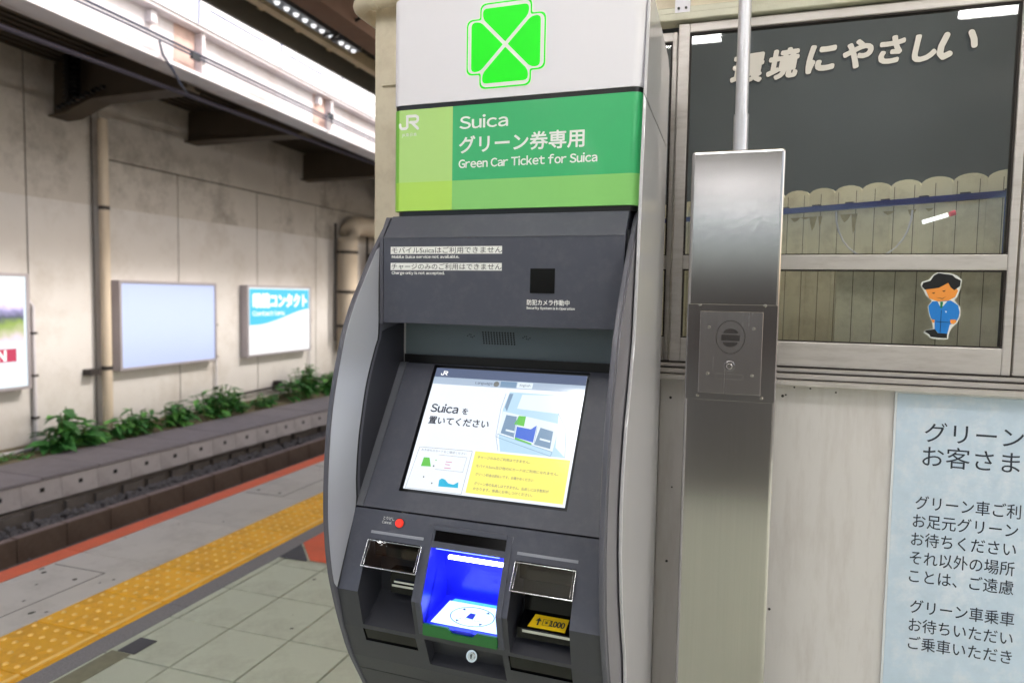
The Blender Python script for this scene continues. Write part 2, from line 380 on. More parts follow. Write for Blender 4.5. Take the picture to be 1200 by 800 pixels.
# tactile tiles with raised dots
def tactile():
    b = B(); b.box(-.19, .19, -.1595, .1595, -.022, 0)
    o = b.obj("tactile_tile", M_tact, plat, bevel=.002, seg=1)
    d = B()
    for i in range(5):
        for j in range(5):
            d.disc((-.155 + i * .062, -.128 + j * .064, 0), (0, 0, 1), .0115, .005, 10, r2=.0075)
    d.box(.145, .163, -.155, .155, 0, .005)
    d.obj("dots", M_dot, o)
    return o
tp = tactile(); yj = 1.79; n = 0
for k in range(-12, 36):
    loc = (-2.61, yj + .3245 * (k + .5), 0)
    if k == -12: tp.location = loc
    else:
        c = tp.copy(); COL.objects.link(c); c.parent = plat; c.location = loc
        for ch in tp.children: q = ch.copy(); COL.objects.link(q); q.parent = c
# dots share the body colour except where worn: swap the bar colour
# edge slabs and orange edge
ys = [-4.9, -3, -1.2, .55, 1.72, 2.775, 3.39, 4.01, 4.9, 5.8, 7.0, 8.2, 9.6, 11, 13, 15, 18, 21.9]
for a, b_ in zip(ys, ys[1:]):
    b = B(); b.box(-3.323, -2.803, a + .003, b_ - .003, -.022, 0); b.obj("edge_slab", M_slab, plat, bevel=.002, seg=1)
ys = [-4.9, -2, .4, 2.775, 5.2, 7.6, 10, 12.4, 15, 18, 21.9]
for a, b_ in zip(ys, ys[1:]):
    b = B(); b.box(XL, -3.327, a + .002, b_ - .002, -.024, .001); b.obj("orange_edge", M_orange, plat)
# inspection covers outlined in the edge slabs
for (x0, x1, y0, y1, hy) in ((-3.36 + .06, -2.965, .9, 2.60, 2.5), (-3.29, -2.985, 4.03, 4.86, 4.1)):
    b = B(); t = .004; z = .0012
    for (a0, a1, c0, c1) in ((x0, x1, y1 - t, y1), (x0, x1, y0, y0 + t), (x1 - t, x1, y0 + t, y1 - t)):
        b.box(a0, a1, c0, c1, .0002, z)
    b.disc((x0 + .05, hy, .0002), (0, 0, 1), .012, .0012, 12); b.disc((x1 - .07, hy - .01, .0002), (0, 0, 1), .011, .0012, 12)
    b.obj("inspection_cover", M_grout, plat)
b = B(); b.poly([(-2.311, 3.30, .0045), (-2.122, 3.09, .0045), (-1.62, 3.09, .0045), (-1.62, 3.75, .0045), (-2.311, 3.75, .0045)][::1])
b.obj("orange_floor_mark", M_orange, plat)
b = B(); b.poly([(-2.305, 3.075, .004), (-2.135, 3.075, .004), (-2.135, 3.088, .004), (-2.311, 3.285, .004)]); b.obj("dark_floor_mark", M_patch, plat)
b = B(); b.box(-2.272, -2.19, 2.04, 2.15, .0005, .004); b.obj("floor_patch", M_patch, plat)
b = B(); b.box(-2.296, -2.205, 1.2, 2.035, .0005, .0025); b.obj("worn_strip", M_stain, plat)

M_gum = mat("gum_spot", lin((84, 84, 76)), .8, noise=.2, nscale=30)
b = B(); rg = random.Random(11)
for k in range(60):
    x, y, r = rg.uniform(-2.25, -.9), rg.uniform(1.2, 5.5), rg.uniform(.003, .011)
    n = 9; b.poly([(x + r * rg.uniform(.6, 1.2) * math.cos(2 * math.pi * i / n), y + r * rg.uniform(.6, 1.2) * math.sin(2 * math.pi * i / n), .0018 + k * 1e-6) for i in range(n)])
for k in range(20):
    x, y, r = rg.uniform(-3.3, -2.82), rg.uniform(1.6, 6), rg.uniform(.003, .012)
    n = 9; b.poly([(x + r * rg.uniform(.5, 1.2) * math.cos(2 * math.pi * i / n), y + r * rg.uniform(.6, 1.8) * math.sin(2 * math.pi * i / n), .0020 + k * 1e-6) for i in range(n)])
o = b.obj("gum_spots", M_gum, plat); o["kind"] = "stuff"
# --- track side
b = B(); b.box(-6.2, XL - .002, -4, 22, -1.18, -1.0); tb = tag(b.obj("track_bed", M_ballast), kind="structure")
# ballast stones
b = B(); rs = random.Random(3)
def stone(b, x, y, z, r):
    vs = []
    for d in ((1, 0, 0), (-1, 0, 0), (0, 1, 0), (0, -1, 0), (0, 0, 1), (0, 0, -1)):
        vs.append(b.bm.verts.new((x + d[0] * r * rs.uniform(.7, 1.3), y + d[1] * r * rs.uniform(.7, 1.3), z + d[2] * r * rs.uniform(.6, 1.1))))
    for f in ((0, 2, 4), (2, 1, 4), (1, 3, 4), (3, 0, 4), (2, 0, 5), (1, 2, 5), (3, 1, 5), (0, 3, 5)): b.bm.faces.new([vs[i] for i in f])
for k in range(5200):
    y = rs.uniform(2.5, 15); x = rs.uniform(-6.18, -5.76); stone(b, x, y, -.80 + (-x - 5.76) * .12 + rs.uniform(-.015, .015), rs.uniform(.018, .034))
for k in range(3800):
    y = rs.uniform(2.5, 15); x = rs.uniform(-5.58, -5.05); stone(b, x, y, -.87 + rs.uniform(-.015, .015), rs.uniform(.02, .036))
o = b.obj("ballast", M_ballast); tag(o, kind="stuff", label="grey ballast stones between the brown kerb and the trough wall", cat="ballast")
b = B(); b.box(-6.195, -5.74, -4, 22, -1.0, -.80); b.box(-5.66, -4.6, -4, 22, -1.0, -.88); b.obj("ballast_bed", M_ballast, tb)
kerb = empty("kerb", (-5.7, 6, -.9), "row of rusty brown blocks along the near side of the ballast", "kerb")
b = B(); b.box(-.045, .045, -.2235, .2235, 0, .23); pr = b.obj("kerb_block", [M_block, M_blocktop], kerb, bevel=.006, seg=1)
for p in pr.data.polygons:
    if p.normal.z > .9: p.material_index = 1
for k in range(-12, 26):
    loc = (random.uniform(-.002, .002), 4.577 + .455 * (k + .5) - 6, 0)
    if k == -12: pr.location = loc
    else: c = pr.copy(); COL.objects.link(c); c.parent = kerb; c.location = loc
trough = empty("cable_trough", (-6.2, 6, -.62), "long low concrete cable trough with square holes under the cream wall", "cable trough")
trough.rotation_euler[2] = math.radians(-1.9)
b = B()
b.box(-.12, 0, -.197, .197, 0, .21); pr = b.obj("trough_block", M_trough, trough, bevel=.004, seg=1)
h = B(); h.box(.0005, .003, -.02, .022, .105, .145); ho = h.obj("hole", M_black, pr)
b = B(); b.box(-.78, .012, -.297, .297, .213, .245); lid = b.obj("trough_lid", M_trtop, trough, bevel=.004, seg=1)
for k in range(-14, 34):
    loc = (0, 4.41 + .393 * k - 6, random.uniform(-.002, .002))
    if k == -14: pr.location = loc
    else:
        c = pr.copy(); COL.objects.link(c); c.parent = trough; c.location = loc
        q = ho.copy(); COL.objects.link(q); q.parent = c
for k in range(-9, 22):
    loc = (0, 4.5 + .6 * k - 6, random.uniform(-.002, .002))
    if k == -9: lid.location = loc
    else: c = lid.copy(); COL.objects.link(c); c.parent = trough; c.location = loc
b = B(); b.box(-7.2, -6.26, -4, 22, -1.15, -.64)
for k in range(40):   # rough rubble foot under the trough
    y = 2.4 + k * .33; b.box(-6.27, -6.21 - rs.uniform(0, .02), y, y + rs.uniform(.2, .3), -1.1, -.66 - rs.uniform(0, .03))
tag(b.obj("trough_footing", M_found), label="dark stone footing below the concrete trough", cat="footing")
b = B()
nx, ny = 6, 60
gv = [[b.bm.verts.new((-7.5 + i * .2, 1 + j * .3, -.385 + rs.uniform(-.02, .02) - (0.02 * i if i > 2 else 0))) for j in range(ny)] for i in range(nx)]
for i in range(nx - 1):
    for j in range(ny - 1): b.bm.faces.new((gv[i][j], gv[i + 1][j], gv[i + 1][j + 1], gv[i][j + 1]))
tag(b.obj("soil_strip", M_soil), kind="structure")

# --- far wall of concrete panels
wall = empty("station_wall", (-7.5, 7, -.4), "long cream concrete panel wall across the track", "wall")
off = (-7.5, 7, -.4)
b = B(off); b.box(-7.9, -7.53, -4, 22, -1.1, 4.6); b.obj("wall_core", M_grout, wall)
def wpanel(y0, y1, z0, z1, mt=M_wall):
    b = B(off); g_ = .009; b.box(-7.55, -7.5, y0 + g_, y1 - g_, z0 + (g_ if z0 in (2.98,) else 0), z1 - (g_ if z1 == 2.98 else 0)); b.obj("wall_panel", mt, wall)
ysj = [-4, -1, 1.6, 3.7, 5.68, 6.6]
for a, b_ in zip(ysj, ysj[1:]):
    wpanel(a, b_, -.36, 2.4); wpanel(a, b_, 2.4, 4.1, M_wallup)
ysj = [6.6, 7.84, 9.49, 11.11, 12.8, 14.5, 16.2, 18, 20, 22]
for a, b_ in zip(ysj, ysj[1:]):
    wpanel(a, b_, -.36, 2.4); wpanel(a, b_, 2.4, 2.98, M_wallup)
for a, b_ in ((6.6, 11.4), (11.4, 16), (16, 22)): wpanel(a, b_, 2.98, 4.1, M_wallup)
b = B(off); b.box(-7.5, -7.44, -4, 22, -.42, -.33); b.obj("wall_plinth", M_soil, wall)

# --- drain pipe, conduits, ducts on the wall
dp = empty("drain_pipe", (-7.38, 6.57, -.3), "tall thick cream drain pipe running down the far wall", "pipe")
b = B((-7.38, 6.57, -.3)); b.tube([(-7.40, 6.57, -.36), (-7.40, 6.57, 3.42)], .058, 18); b.obj("pipe", M_pipe, dp)
b = B((-7.38, 6.57, -.3))
for z in (.42, 2.35): b.tube([(-7.40, 6.57, z), (-7.40, 6.57, z + .045)], .064, 18)
b.box(-7.5, -7.38, 6.32, 6.46, .37, .44); c_o = b.obj("clamp", M_darkm, dp); c_o["kind"] = "stuff"
b = B(); b.tube([(-7.47, 6.475, -.3), (-7.47, 6.475, 3.45)], .009, 8)
tag(b.obj("cable", M_darkm), label="thin dark cable running down just left of the thick drain pipe", cat="cable")
def conduit(y, z0, z1, r, label, hook=True):
    o = empty("conduit", (-7.44, y, z0), label, "conduit", "conduits on the far wall")
    b = B((-7.44, y, z0)); pth = [(-7.46, y, z0), (-7.46, y, z1)]
    if hook: pth += [(-7.46, y - .05, z1 + .06), (-7.46, y - .12, z1 + .07)]
    b.tube(pth, r, 10); b.obj("pipe", M_cond, o)
    b = B((-7.44, y, z0))
    z = z0 + .25
    while z < z1: b.box(-7.49, -7.435, y - r * 1.5, y + r * 1.5, z, z + .025); z += .47
    b.obj("clamp", M_darkm, o)
conduit(5.69, -.3, 1.2, .020, "pale clamped conduit just right of the left edge poster, bent at its top")
conduit(8.5, -.3, 1.12, .014, "thin conduit beside the right edge of the blank white signboard", False)
conduit(10.85, -.3, 1.1, .014, "thin conduit beside the right edge of the blue and white lit sign", False)
b = B(); b.tube([(-7.42, 5.1, -.36), (-7.42, 5.4, -.37), (-7.42, 5.62, -.36)], .022, 8); b.disc((-7.4, 5.69, -.35), (1, 0, 0), .075, .06, 16)
tag(b.obj("junction_box", M_cond), label="round grey junction box with a pipe stub at the foot of the wall", cat="junction box")
b = B(); b.box(-7.48, -7.38, 9.85, 9.95, -.16, -.08); b.tube([(-7.43, 8.2, -.2), (-7.43, 13, -.14)], .02, 8)
tag(b.obj("wall_cable", M_darkm), label="dark cable with a small box along the wall foot behind the plants", cat="cable")
def duct(y, z0, ztop, yend, r, label):
    o = empty("duct", (-7.3, y, z0), label, "duct", "large vertical ducts on the far wall")
    b = B((-7.3, y, z0)); pth = [(-7.3, y, z0), (-7.3, y, ztop - .4)]
    for k in range(1, 6):
        a = k / 6 * math.pi / 2; pth.append((-7.3, y + .4 * (1 - math.cos(a)), ztop - .4 + .4 * math.sin(a)))
    pth += [(-7.3, y + .4, ztop), (-7.3, yend, ztop)]
    b.tube(pth, r, 14, square=False); b.obj("pipe", M_pipe, o)
    b = B((-7.3, y, z0))
    for z in (.75, 1.4, 2.15): b.tube([(-7.3, y, z), (-7.3, y, z + .05)], r * 1.08, 14)
    b.tube([(-7.38, y - r - .1, .5), (-7.38, y - r - .1, 2.7)], .03, 8)
    b.obj("bracket", M_darkm, o)
duct(11.86, .3, 2.72, 16, .19, "large cream duct with an elbow at its top, nearer the lit sign")
duct(13.0, .3, 2.3, 16, .17, "large cream duct with an elbow, just left of the silver wing of the machine")

# --- billboards
def billboard(y0, y1, z0, z1, label, face, depth=.14):
    o = empty("signboard", (-7.5, (y0 + y1) / 2, z0), label, "signboard"); of = (-7.5, (y0 + y1) / 2, z0)
    b = B(of); t = .034; xf = -7.5 + depth
    b.box(-7.5, xf, y0, y1, z0, z0 + t); b.box(-7.5, xf, y0, y1, z1 - t, z1)
    b.box(-7.5, xf, y0, y0 + t, z0 + t, z1 - t); b.box(-7.5, xf, y1 - t, y1, z0 + t, z1 - t)
    b.obj("sign_frame", M_bbframe, o)
    b = B(of); b.box(-7.5, xf - .012, y0 + t, y1 - t, z0 + t, z1 - t); b.obj("sign_face", face, o)
    fr = frame((xf - .012, y0 + t, z0 + t), (0, 1, 0), (0, 0, 1), of)
    return o, fr, y1 - y0 - 2 * t, z1 - z0 - 2 * t
billboard(6.73, 8.41, .385, 1.513, "large blank pale blue white signboard beside the thick drain pipe", M_bbpale)
o, fr, W_, H_ = billboard(9.08, 10.75, .375, 1.50, "lit advertising signboard with a cyan wave and white lettering", emis("ad_white", (255, 255, 255), 1.2))
M_cy = emis("ad_cyan", (70, 205, 240), 1.1); M_adw = emis("ad_letter_white", (255, 255, 255), 1.6)
pts = [(.02, H_ - .02), (.02, H_ * .44)]
for k in range(13):
    t = k / 12; pts.append((.02 + (W_ - .04) * t, H_ * (.44 + .20 * (3 * t * t - 2 * t ** 3) * 1.15 - .03 * math.sin(t * 3.1))))
pts.append((W_ - .02, H_ - .02))
b = B(); flat(b, fr, pts, .004); b.obj("blue_wave", M_cy, o)
text("lettering", "眼鏡コンタクト", .235, M_adw, o, fr, .09, H_ * .72, .009, bold=.05, width=W_ - .2)
text("lettering", "Contact lens", .09, M_adw, o, fr, .09, H_ * .58, .009, bold=.02, width=W_ * .5)
M_adp = mat("ad_photo", (.02, .02, .02), .3)
n_ = M_adp.node_tree; bs = n_.nodes["Principled BSDF"]; tcn = n_.nodes.new("ShaderNodeTexCoord"); nz = n_.nodes.new("ShaderNodeTexNoise"); nz.inputs["Scale"].default_value = 5; nz.inputs["Detail"].default_value = 8
sp = n_.nodes.new("ShaderNodeSeparateXYZ"); n_.links.new(tcn.outputs["Object"], nz.inputs[0]); n_.links.new(tcn.outputs["Object"], sp.inputs[0])
ad = n_.nodes.new("ShaderNodeMath"); ad.operation = 'MULTIPLY_ADD'; ad.inputs[1].default_value = .42; n_.links.new(nz.outputs[0], ad.inputs[0])
mz = n_.nodes.new("ShaderNodeMapRange"); mz.inputs[1].default_value = .5; mz.inputs[2].default_value = 1.15; mz.inputs[3].default_value = -.2; mz.inputs[4].default_value = .8; n_.links.new(sp.outputs[2], mz.inputs[0]); n_.links.new(mz.outputs[0], ad.inputs[2])
cr = n_.nodes.new("ShaderNodeValToRGB"); e = cr.color_ramp.elements; e[0].position = .0; e[0].color = lin((190, 170, 190)); e[1].position = 1; e[1].color = lin((250, 250, 255))
for ps, cc in ((.16, (150, 150, 120)), (.3, (110, 130, 60)), (.42, (60, 66, 80)), (.55, (120, 115, 150)), (.68, (205, 190, 225)), (.82, (170, 205, 235))):
    q = cr.color_ramp.elements.new(ps); q.color = lin(cc)
n_.links.new(ad.outputs[0], cr.inputs[0]); n_.links.new(cr.outputs[0], bs.inputs["Emission Color"]); bs.inputs["Emission Strength"].default_value = 1.1
o, fr, W_, H_ = billboard(3.9, 5.58, .31, 1.55, "lit advertising board at the left edge with a landscape photo and red block", emis("ad_white_lower", (235, 248, 255), 1.2))
b = B(); flat(b, fr, [(.02, H_ * .43), (W_ - .03, H_ * .41), (W_ - .03, H_ - .03), (.02, H_ - .03)], .004); b.obj("photo_print", M_adp, o)
b = B(); flat(b, fr, [(W_ - .62, .27), (W_ - .12, .27), (W_ - .12, .41), (W_ - .62, .41)], .005); b.obj("red_block", emis("ad_red", (215, 60, 100), 1.0), o)
text("lettering", "N", .15, M_adw, o, fr, W_ - .28, .285, .009, bold=.03, align='CENTER')

# --- elevated deck over the track
deck = empty("overhead_deck", (-6.4, 7, 3.5), "overhead deck with a white steel girder and parapet above the far wall", "overhead deck"); off = (-6.4, 7, 3.5)
deck.rotation_euler[0] = -.0225
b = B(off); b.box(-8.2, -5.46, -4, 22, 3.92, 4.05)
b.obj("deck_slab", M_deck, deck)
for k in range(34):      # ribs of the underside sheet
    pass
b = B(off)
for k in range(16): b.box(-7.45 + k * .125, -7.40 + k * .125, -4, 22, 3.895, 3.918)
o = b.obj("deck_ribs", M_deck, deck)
b = B(off); b.box(-5.46, -5.43, -4, 22, 3.55, 3.98); b.box(-5.62, -5.33, -4, 22, 3.53, 3.56); b.box(-5.62, -5.30, -4, 22, 3.98, 4.01)
b.obj("girder", M_girder, deck)
b = B(off); b.box(-5.60, -5.28, -4, 22, 4.012, 4.75); b.obj("parapet", M_parapet, deck)
M_partrim = mat("parapet_joint_metal", lin((120, 130, 165)), .6)  # blue-grey joint and trim strips on the parapet face
for y in (-1.9, .7, 3.3, 4.55, 5.8, 7.1, 8.4, 9.7, 11, 12.3, 14.9, 17.5):
    b = B(off); b.box(-5.279, -5.268, y, y + .015, 4.02, 4.6); b.box(-5.279, -5.27, y + .16, y + 1.0, 4.20, 4.212); b.obj("parapet_trim", M_partrim, deck)
for y in (-2.6, .3, 3.1, 5.92, 8.25, 10.9, 13.6, 16.5):
    b = B(off); b.box(-5.43, -5.335, y, y + .04, 3.562, 3.978); b.box(-5.431, -5.425, y - .28, y - .005, 3.562, 3.978, 1); b.obj("stiffener", [M_girder, mat("rust_patch", lin((206, 178, 168)), .8, noise=.25, nscale=6) if 'rust_patch' not in MATS else MATS['rust_patch']], deck)
for y in (2.4, 5.3, 8.0, 11):
    b = B(off); b.box(-5.43, -5.36, y, y + .07, 3.86, 3.96); b.obj("bracket", M_girder, deck)
# joists: cantilever brackets below the deck
def joist(y, zl, hz=.42, ladder=False):
    b = B(off)
    pts = [(-7.5, zl), (-7.28, zl + .01), (-6.85, 3.46), (-5.62, 3.48), (-5.62, 3.895), (-7.5, 3.895)] if ladder else [(-7.5, zl), (-5.62, zl + .01), (-5.62, 3.895), (-7.5, 3.895)]
    b.prism([(x, y, z) for x, z in pts], (0, .10, 0)); b.obj("joist", M_joist, deck)
    b = B(off)
    low = pts[:4] if ladder else pts[:2]
    for (xa, za), (xb, zb) in zip(low, low[1:]):
        b.prism([(xa, y - .07, za - .001), (xb, y - .07, zb - .001), (xb, y - .07, zb - .02), (xa, y - .07, za - .02)], (0, .24, 0))
    b.obj("joist_flange", M_joist, deck)
joist(3.6, 3.45); joist(6.03, 3.31, ladder=True); joist(8.04, 3.49); joist(10.72, 3.46); joist(13.3, 3.44); joist(15.9, 3.44)
b = B(off); b.box(-7.12, -7.0, 5.90, 5.95, 3.42, 3.9); b.obj("cable_ladder", M_black, deck)
b = B(off); b.box(-7.1, -7.05, 5.84, 5.955, 3.43, 3.95)
for k in range(9): b.box(-7.16, -6.96, 5.86, 5.90, 3.43 + k * .055, 3.45 + k * .055)
for k in range(10): b.box(-7.25 + k * .07, -7.22 + k * .07, 5.85, 5.90, 3.33 + k * .019, 3.37 + k * .019)
c_o = b.obj("cable_tie", M_black, deck); c_o["kind"] = "stuff"
def cable(pts, r, label, mt=M_darkm, name="cable"):
    b = B(); b.tube(pts, r, 6); return tag(b.obj(name, mt), label=label, cat="cable")
def sag(x, z0, y0, y1, n=24, amp=.0): return [(x, y0 + (y1 - y0) * i / n, z0 - .0225 * (y0 + (y1 - y0) * i / n - 7) - amp * math.sin(math.pi * ((i / n * 3) % 1))) for i in range(n + 1)]
M_cab = mat("cable_sheath", lin((50, 58, 78)), .5)
cable(sag(-5.31, 3.735, -3, 21, 48, .015), .013, "upper dark cable strung along the face of the white girder", M_cab)
cable(sag(-5.31, 3.70, -3, 21, 48, .02), .011, "lower dark cable strung along the face of the white girder", M_cab)
cable([(-5.31, 5.35, 3.72), (-5.30, 5.38, 3.6), (-5.30, 5.5, 3.5), (-5.45, 5.75, 3.45), (-5.6, 6.0, 3.44)], .012, "short looping cable dropping from the girder to the pipe below", M_cab)
cable([(-5.31, 8.15, 3.72), (-5.31, 8.15, 3.48)], .009, "short hanging cable end below the girder with a pale tip", M_lampbody)
b = B(); b.tube([(-5.68, -3, 3.47), (-5.68, 21, 3.42)], .022, 10)
tag(b.obj("pipe", mat("violet_grey_pipe", lin((64, 58, 72)), .6)), label="long violet grey pipe running under the edge of the deck", cat="pipe")
b = B()
for y in (5.75, 8.15, 10.6): b.box(-5.325, -5.295, y, y + .11, 3.685, 3.755)
tag(b.obj("cable_clip", M_black), label="black clips holding the cables on the girder", cat="cable clip", kind="stuff")
# sleeve over the cables
M_reflw = mat('reflection_wall_brown', lin((70, 58, 54)), .8, noise=.3, nscale=.8)
b = B(); b.box(-3.3, 4.6, -14.2, -14, 0, 2.25); tag(b.obj('unseen_reflection_wall', M_reflw), kind='structure')  # unseen wall, added behind the camera to darken what glass and steel mirror
# --- platform canopy
can = empty("canopy", (0, 6, 3.6), "dark platform roof with tan beams and rafters at the top of the picture", "roof"); off = (0, 6, 3.6)
b = B(off); b.box(-3.72, 4.6, -14, 20, 3.62, 3.66); b.obj("roof_sheet", M_roofs, can)
b = B(off); b.box(-2.2, 4.55, -13.9, 1.7, 3.54, 3.565); b.obj("fill_bounce_sheet", mat("fill_bounce_cream", lin((214, 208, 198)), .6, noise=.05, nscale=2), can)  # unseen pale sheet added under the roof to bounce fill light
b = B(off); b.box(-3.72, -3.69, -4.5, 20, 3.43, 3.6195); b.obj("fascia", M_roofs, can)
b = B(off); b.box(-3.49, -3.41, -4.5, 20, 3.48, 3.58); b.obj("purlin", M_rooft, can)
b = B(off); b.box(-2.98, -2.92, -4.5, 20, 3.41, 3.619); b.box(-3.05, -2.85, -4.5, 20, 3.39, 3.409); b.obj("main_beam", M_roofb, can)
b = B(off); b.box(-2.30, -2.22, -4.5, 20, 3.50, 3.61); b.obj("purlin", M_rooft, can)
for k in range(-18, 30):
    y = 4.68 + .475 * k; b = B(off); b.box(-3.688, -2.99, y, y + .05, 3.581, 3.6195); b.obj("rafter", M_rooft, can)
for k in range(-8, 14):
    y = 4.68 + .95 * k; b = B(off); b.box(-2.84, 4.5, y, y + .05, 3.57, 3.6195); b.obj("rafter", M_rooft, can)
def led(y0, y1, n, label):
    o = empty("light_fitting", (-3.2, y0, 3.42), label, "lamp", "spotted lamp strips under the roof edge"); of = (-3.2, y0, 3.42)
    b = B(of); b.box(-3.26, -3.15, y0, y1, 3.42, 3.50); b.obj("lamp_housing", M_ledbody, o)
    for k in range(n):
        y = y0 + (k + .5) * (y1 - y0) / n; b = B(of); b.disc((-3.2, y, 3.42), (0, 0, -1), .024, .018, 12, r2=.014); b.obj("lens", M_leddot, o)
led(4.22, 4.88, 6, "lamp strip with six bright lenses under the roof edge, nearer the top of the picture")
led(4.92, 4.99, 1, "short dim single lens lamp in the gap between the lamp strips")
led(5.05, 5.33, 3, "lamp strip with three bright lenses under the roof edge, close to the wall corner")
for (p, q, lb) in (((-2.95, 4.5, 3.6), (-2.95, 4.5, 3.41), "thin vertical hanger rod left of the lamp strips"), ((-3.2, 4.85, 3.62), (-3.2, 4.85, 3.38), "thin vertical hanger rod between the lamp strips"), ((-3.2, 4.95, 3.4), (-2.5, 4.7, 3.58), "slanting brace rod from the lamp strips up to the roof")):
    b = B(); b.tube([p, q], .012, 6); tag(b.obj("hanger_rod", M_black), label=lb, cat="rod")
# fluorescent lamps under the canopy; the first two are mirrored in the office window
def lamp(x, y, L, label, z=3.15, est=None, along='X'):
    o = empty("ceiling_light", (x, y, z), label, "lamp", "fluorescent lamps under the roof"); of = (x, y, z)
    o.location = (x, y, z)
    if along == 'Y': o.rotation_euler[2] = math.pi / 2
    b = B(); b.box(-L / 2, L / 2, -.06, .06, .035, .10); b.tube([(-L * .3, 0, .1), (-L * .3, 0, .40)], .01, 6); b.tube([(L * .3, 0, .1), (L * .3, 0, .40)], .01, 6)
    b.obj("lamp_housing", M_lampbody, o)
    b = B(); b.tube([(-L / 2 + .03, 0, 0), (L / 2 - .03, 0, 0)], .028, 10); b.obj("lamp_tube", M_tube, o)
lamp(-.52, -1.45, .62, "fluorescent lamp behind the camera mirrored at the left of the dark window")
lamp(1.62, -1.45, 1.0, "fluorescent lamp behind the camera mirrored at the top right of the dark window")
for (x, y, lb) in ((-2.75, -.9, "fluorescent lamp over the platform left of the camera"), (-1.9, 2.6, "fluorescent lamp over the platform left of the ticket machine"), (-1.9, 5.6, "fluorescent lamp over the far part of the platform"), (-1.9, 8.6, "fluorescent lamp far down the platform"), (-1.9, -3.0, "fluorescent lamp well behind the camera on the left"), (2.9, -.4, "fluorescent lamp over the platform right of the camera"), (-.15, -.35, "added unseen fluorescent lamp above the camera, lighting the wall by the column"), (1.25, -.25, "added unseen fluorescent lamp in front of the office window, brightening the boards"), (-.98, .25, "fluorescent lamp above the machine whose glare shows on its touch screen"), (2.9, -4.5, "fluorescent lamp far behind the camera on the right"), (-1.9, -7, "fluorescent lamp farthest behind the camera"), (-.2, -9, "second crosswise fluorescent lamp behind the camera"), (-.22, -12.6, "third crosswise fluorescent lamp behind the camera")):
    lamp(x, y, 1.2 if y > -4.6 or x < -1 or x > 1 else .9, lb, 3.3, along='X' if x in (-.15, 1.25, -.2, -.22) else 'Y')  # lamps over the column and window are added, unseen, to brighten that corner

# ================================================================== OFFICE with window (front at y = 1.78)
YW = 1.78; off = (0, YW, 0)
off_o = empty("platform_office", (0, YW, 0), "beige and white platform office building with aluminium framed windows", "building")
def part(name, mt, boxes, parent=off_o, bevel=0, of=off):
    b = B(of)
    for bx in boxes: b.box(*bx)
    return b.obj(name, mt, parent, bevel=bevel, seg=1)
part("wall_panel", M_panelw, [(-.5, -.202, YW + .001, YW + .04, 0, 1.204)])
part("wall_panel", M_panelw, [(-.2, .70, YW, YW + .04, 0, 1.204)])
part("wall_panel", M_panelw, [(.702, 1.75, YW, YW + .04, 0, 1.204)])
part("corner_panel", M_beige, [(-1.006, -.25, YW - .004, YW + .10, 0, 3.40)])
part("side_wall", M_beige, [(-1.006, -.95, YW + .1, 5.2, 0, 3.40)])
part("top_panel", M_beige, [(-.25, 1.75, YW, YW + .04, 2.081, 3.40)])
part("back_wall", M_room, [(-.949, 1.75, 5.1, 5.2, 0, 3.40)])
part("right_wall", M_beige, [(1.75, 1.8, YW, 5.2, 0, 3.40)])
part("ceiling_panel", M_room, [(-.949, 1.749, YW + .041, 5.099, 2.5, 2.54)])
part("floor_panel", M_room, [(-.949, 1.749, YW + .101, 5.099, .002, .03)])
part("partition", M_room, [(-.949, 1.749, 3.1, 3.14, .031, 2.499)])
# horizontal rails
part("top_rail", M_alu2, [(-.30, 1.75, YW - .02, YW + .03, 2.062, 2.080), (-.30, 1.75, YW - .012, YW + .03, 2.0805, 2.096)], bevel=.002)
part("sill_track", M_alu, [(-.50, 1.75, YW - .045, YW + .03, 1.205, 1.217), (-.50, 1.75, YW - .028, YW + .03, 1.2195, 1.231), (-.50, 1.75, YW - .012, YW + .03, 1.2335, 1.243)], bevel=.0015)
part("sill_gasket", M_gasket, [(-.50, 1.75, YW - .008, YW + .02, 1.2435, 1.2475), (-.5, 1.75, YW - .02, YW + .02, 1.2172, 1.2193), (-.5, 1.75, YW - .02, YW + .02, 1.2312, 1.2333)])
part("bracket", M_case, [(-.192, -.157, YW - .016, YW - .001, 2.078, 2.16)])
b = B(off); b.disc((-.183, YW - .017, 2.09), (0, -1, 0), .003, .003, 10); b.disc((-.166, YW - .017, 2.09), (0, -1, 0), .003, .003, 10); b.obj("bolt", M_black, off_o)
part("bracket", M_beige, [(-.981, -.93, YW - .012, YW - .005, 1.972, 2.07)])
def window(x0, x1, zb, zmid0, zmid1, zt, stile_l, stile_r, label, dy=0.0):
    """a sash: bottom rail zb.., mid rail, top; returned as one window part with its pieces below it"""
    wv = B(off)
    y0 = YW - .006 + dy; y1 = y0 + .022
    wv.box(x0, x0 + stile_l, y0, y1, 1.246, zt); wv.box(x1 - stile_r, x1, y0, y1, 1.246, zt)
    a, c = x0 + stile_l, x1 - stile_r
    wv.box(a, c, y0 + .001, y1, 1.246, zb); wv.box(a, c, y0 + .001, y1, zmid0, zmid1); wv.box(a, c, y0 + .001, y1, zt - .022, zt)
    f_ = wv.obj("window", M_alu, off_o, bevel=.0022)
    gk = B(off); t = .0035; ym = y0 + .004
    for (p, q) in ((zb, zmid0), (zmid1, zt - .022)):
        gk.box(a, c, ym, y1, p, p + t * .7); gk.box(a, c, ym, y1, q - t, q); gk.box(a, a + t, ym, y1, p + t, q - t); gk.box(c - t * 1.2, c, ym, y1, p + t, q - t)
    gk.obj("gasket", M_gasket, f_)
    for (p, q) in ((zb, zmid0), (zmid1, zt - .022)):
        gl = B(off); gl.box(a + t, c - t, y0 + .010, y0 + .014, p + t, q - t); gl.obj("pane", M_glass, f_)
    return f_
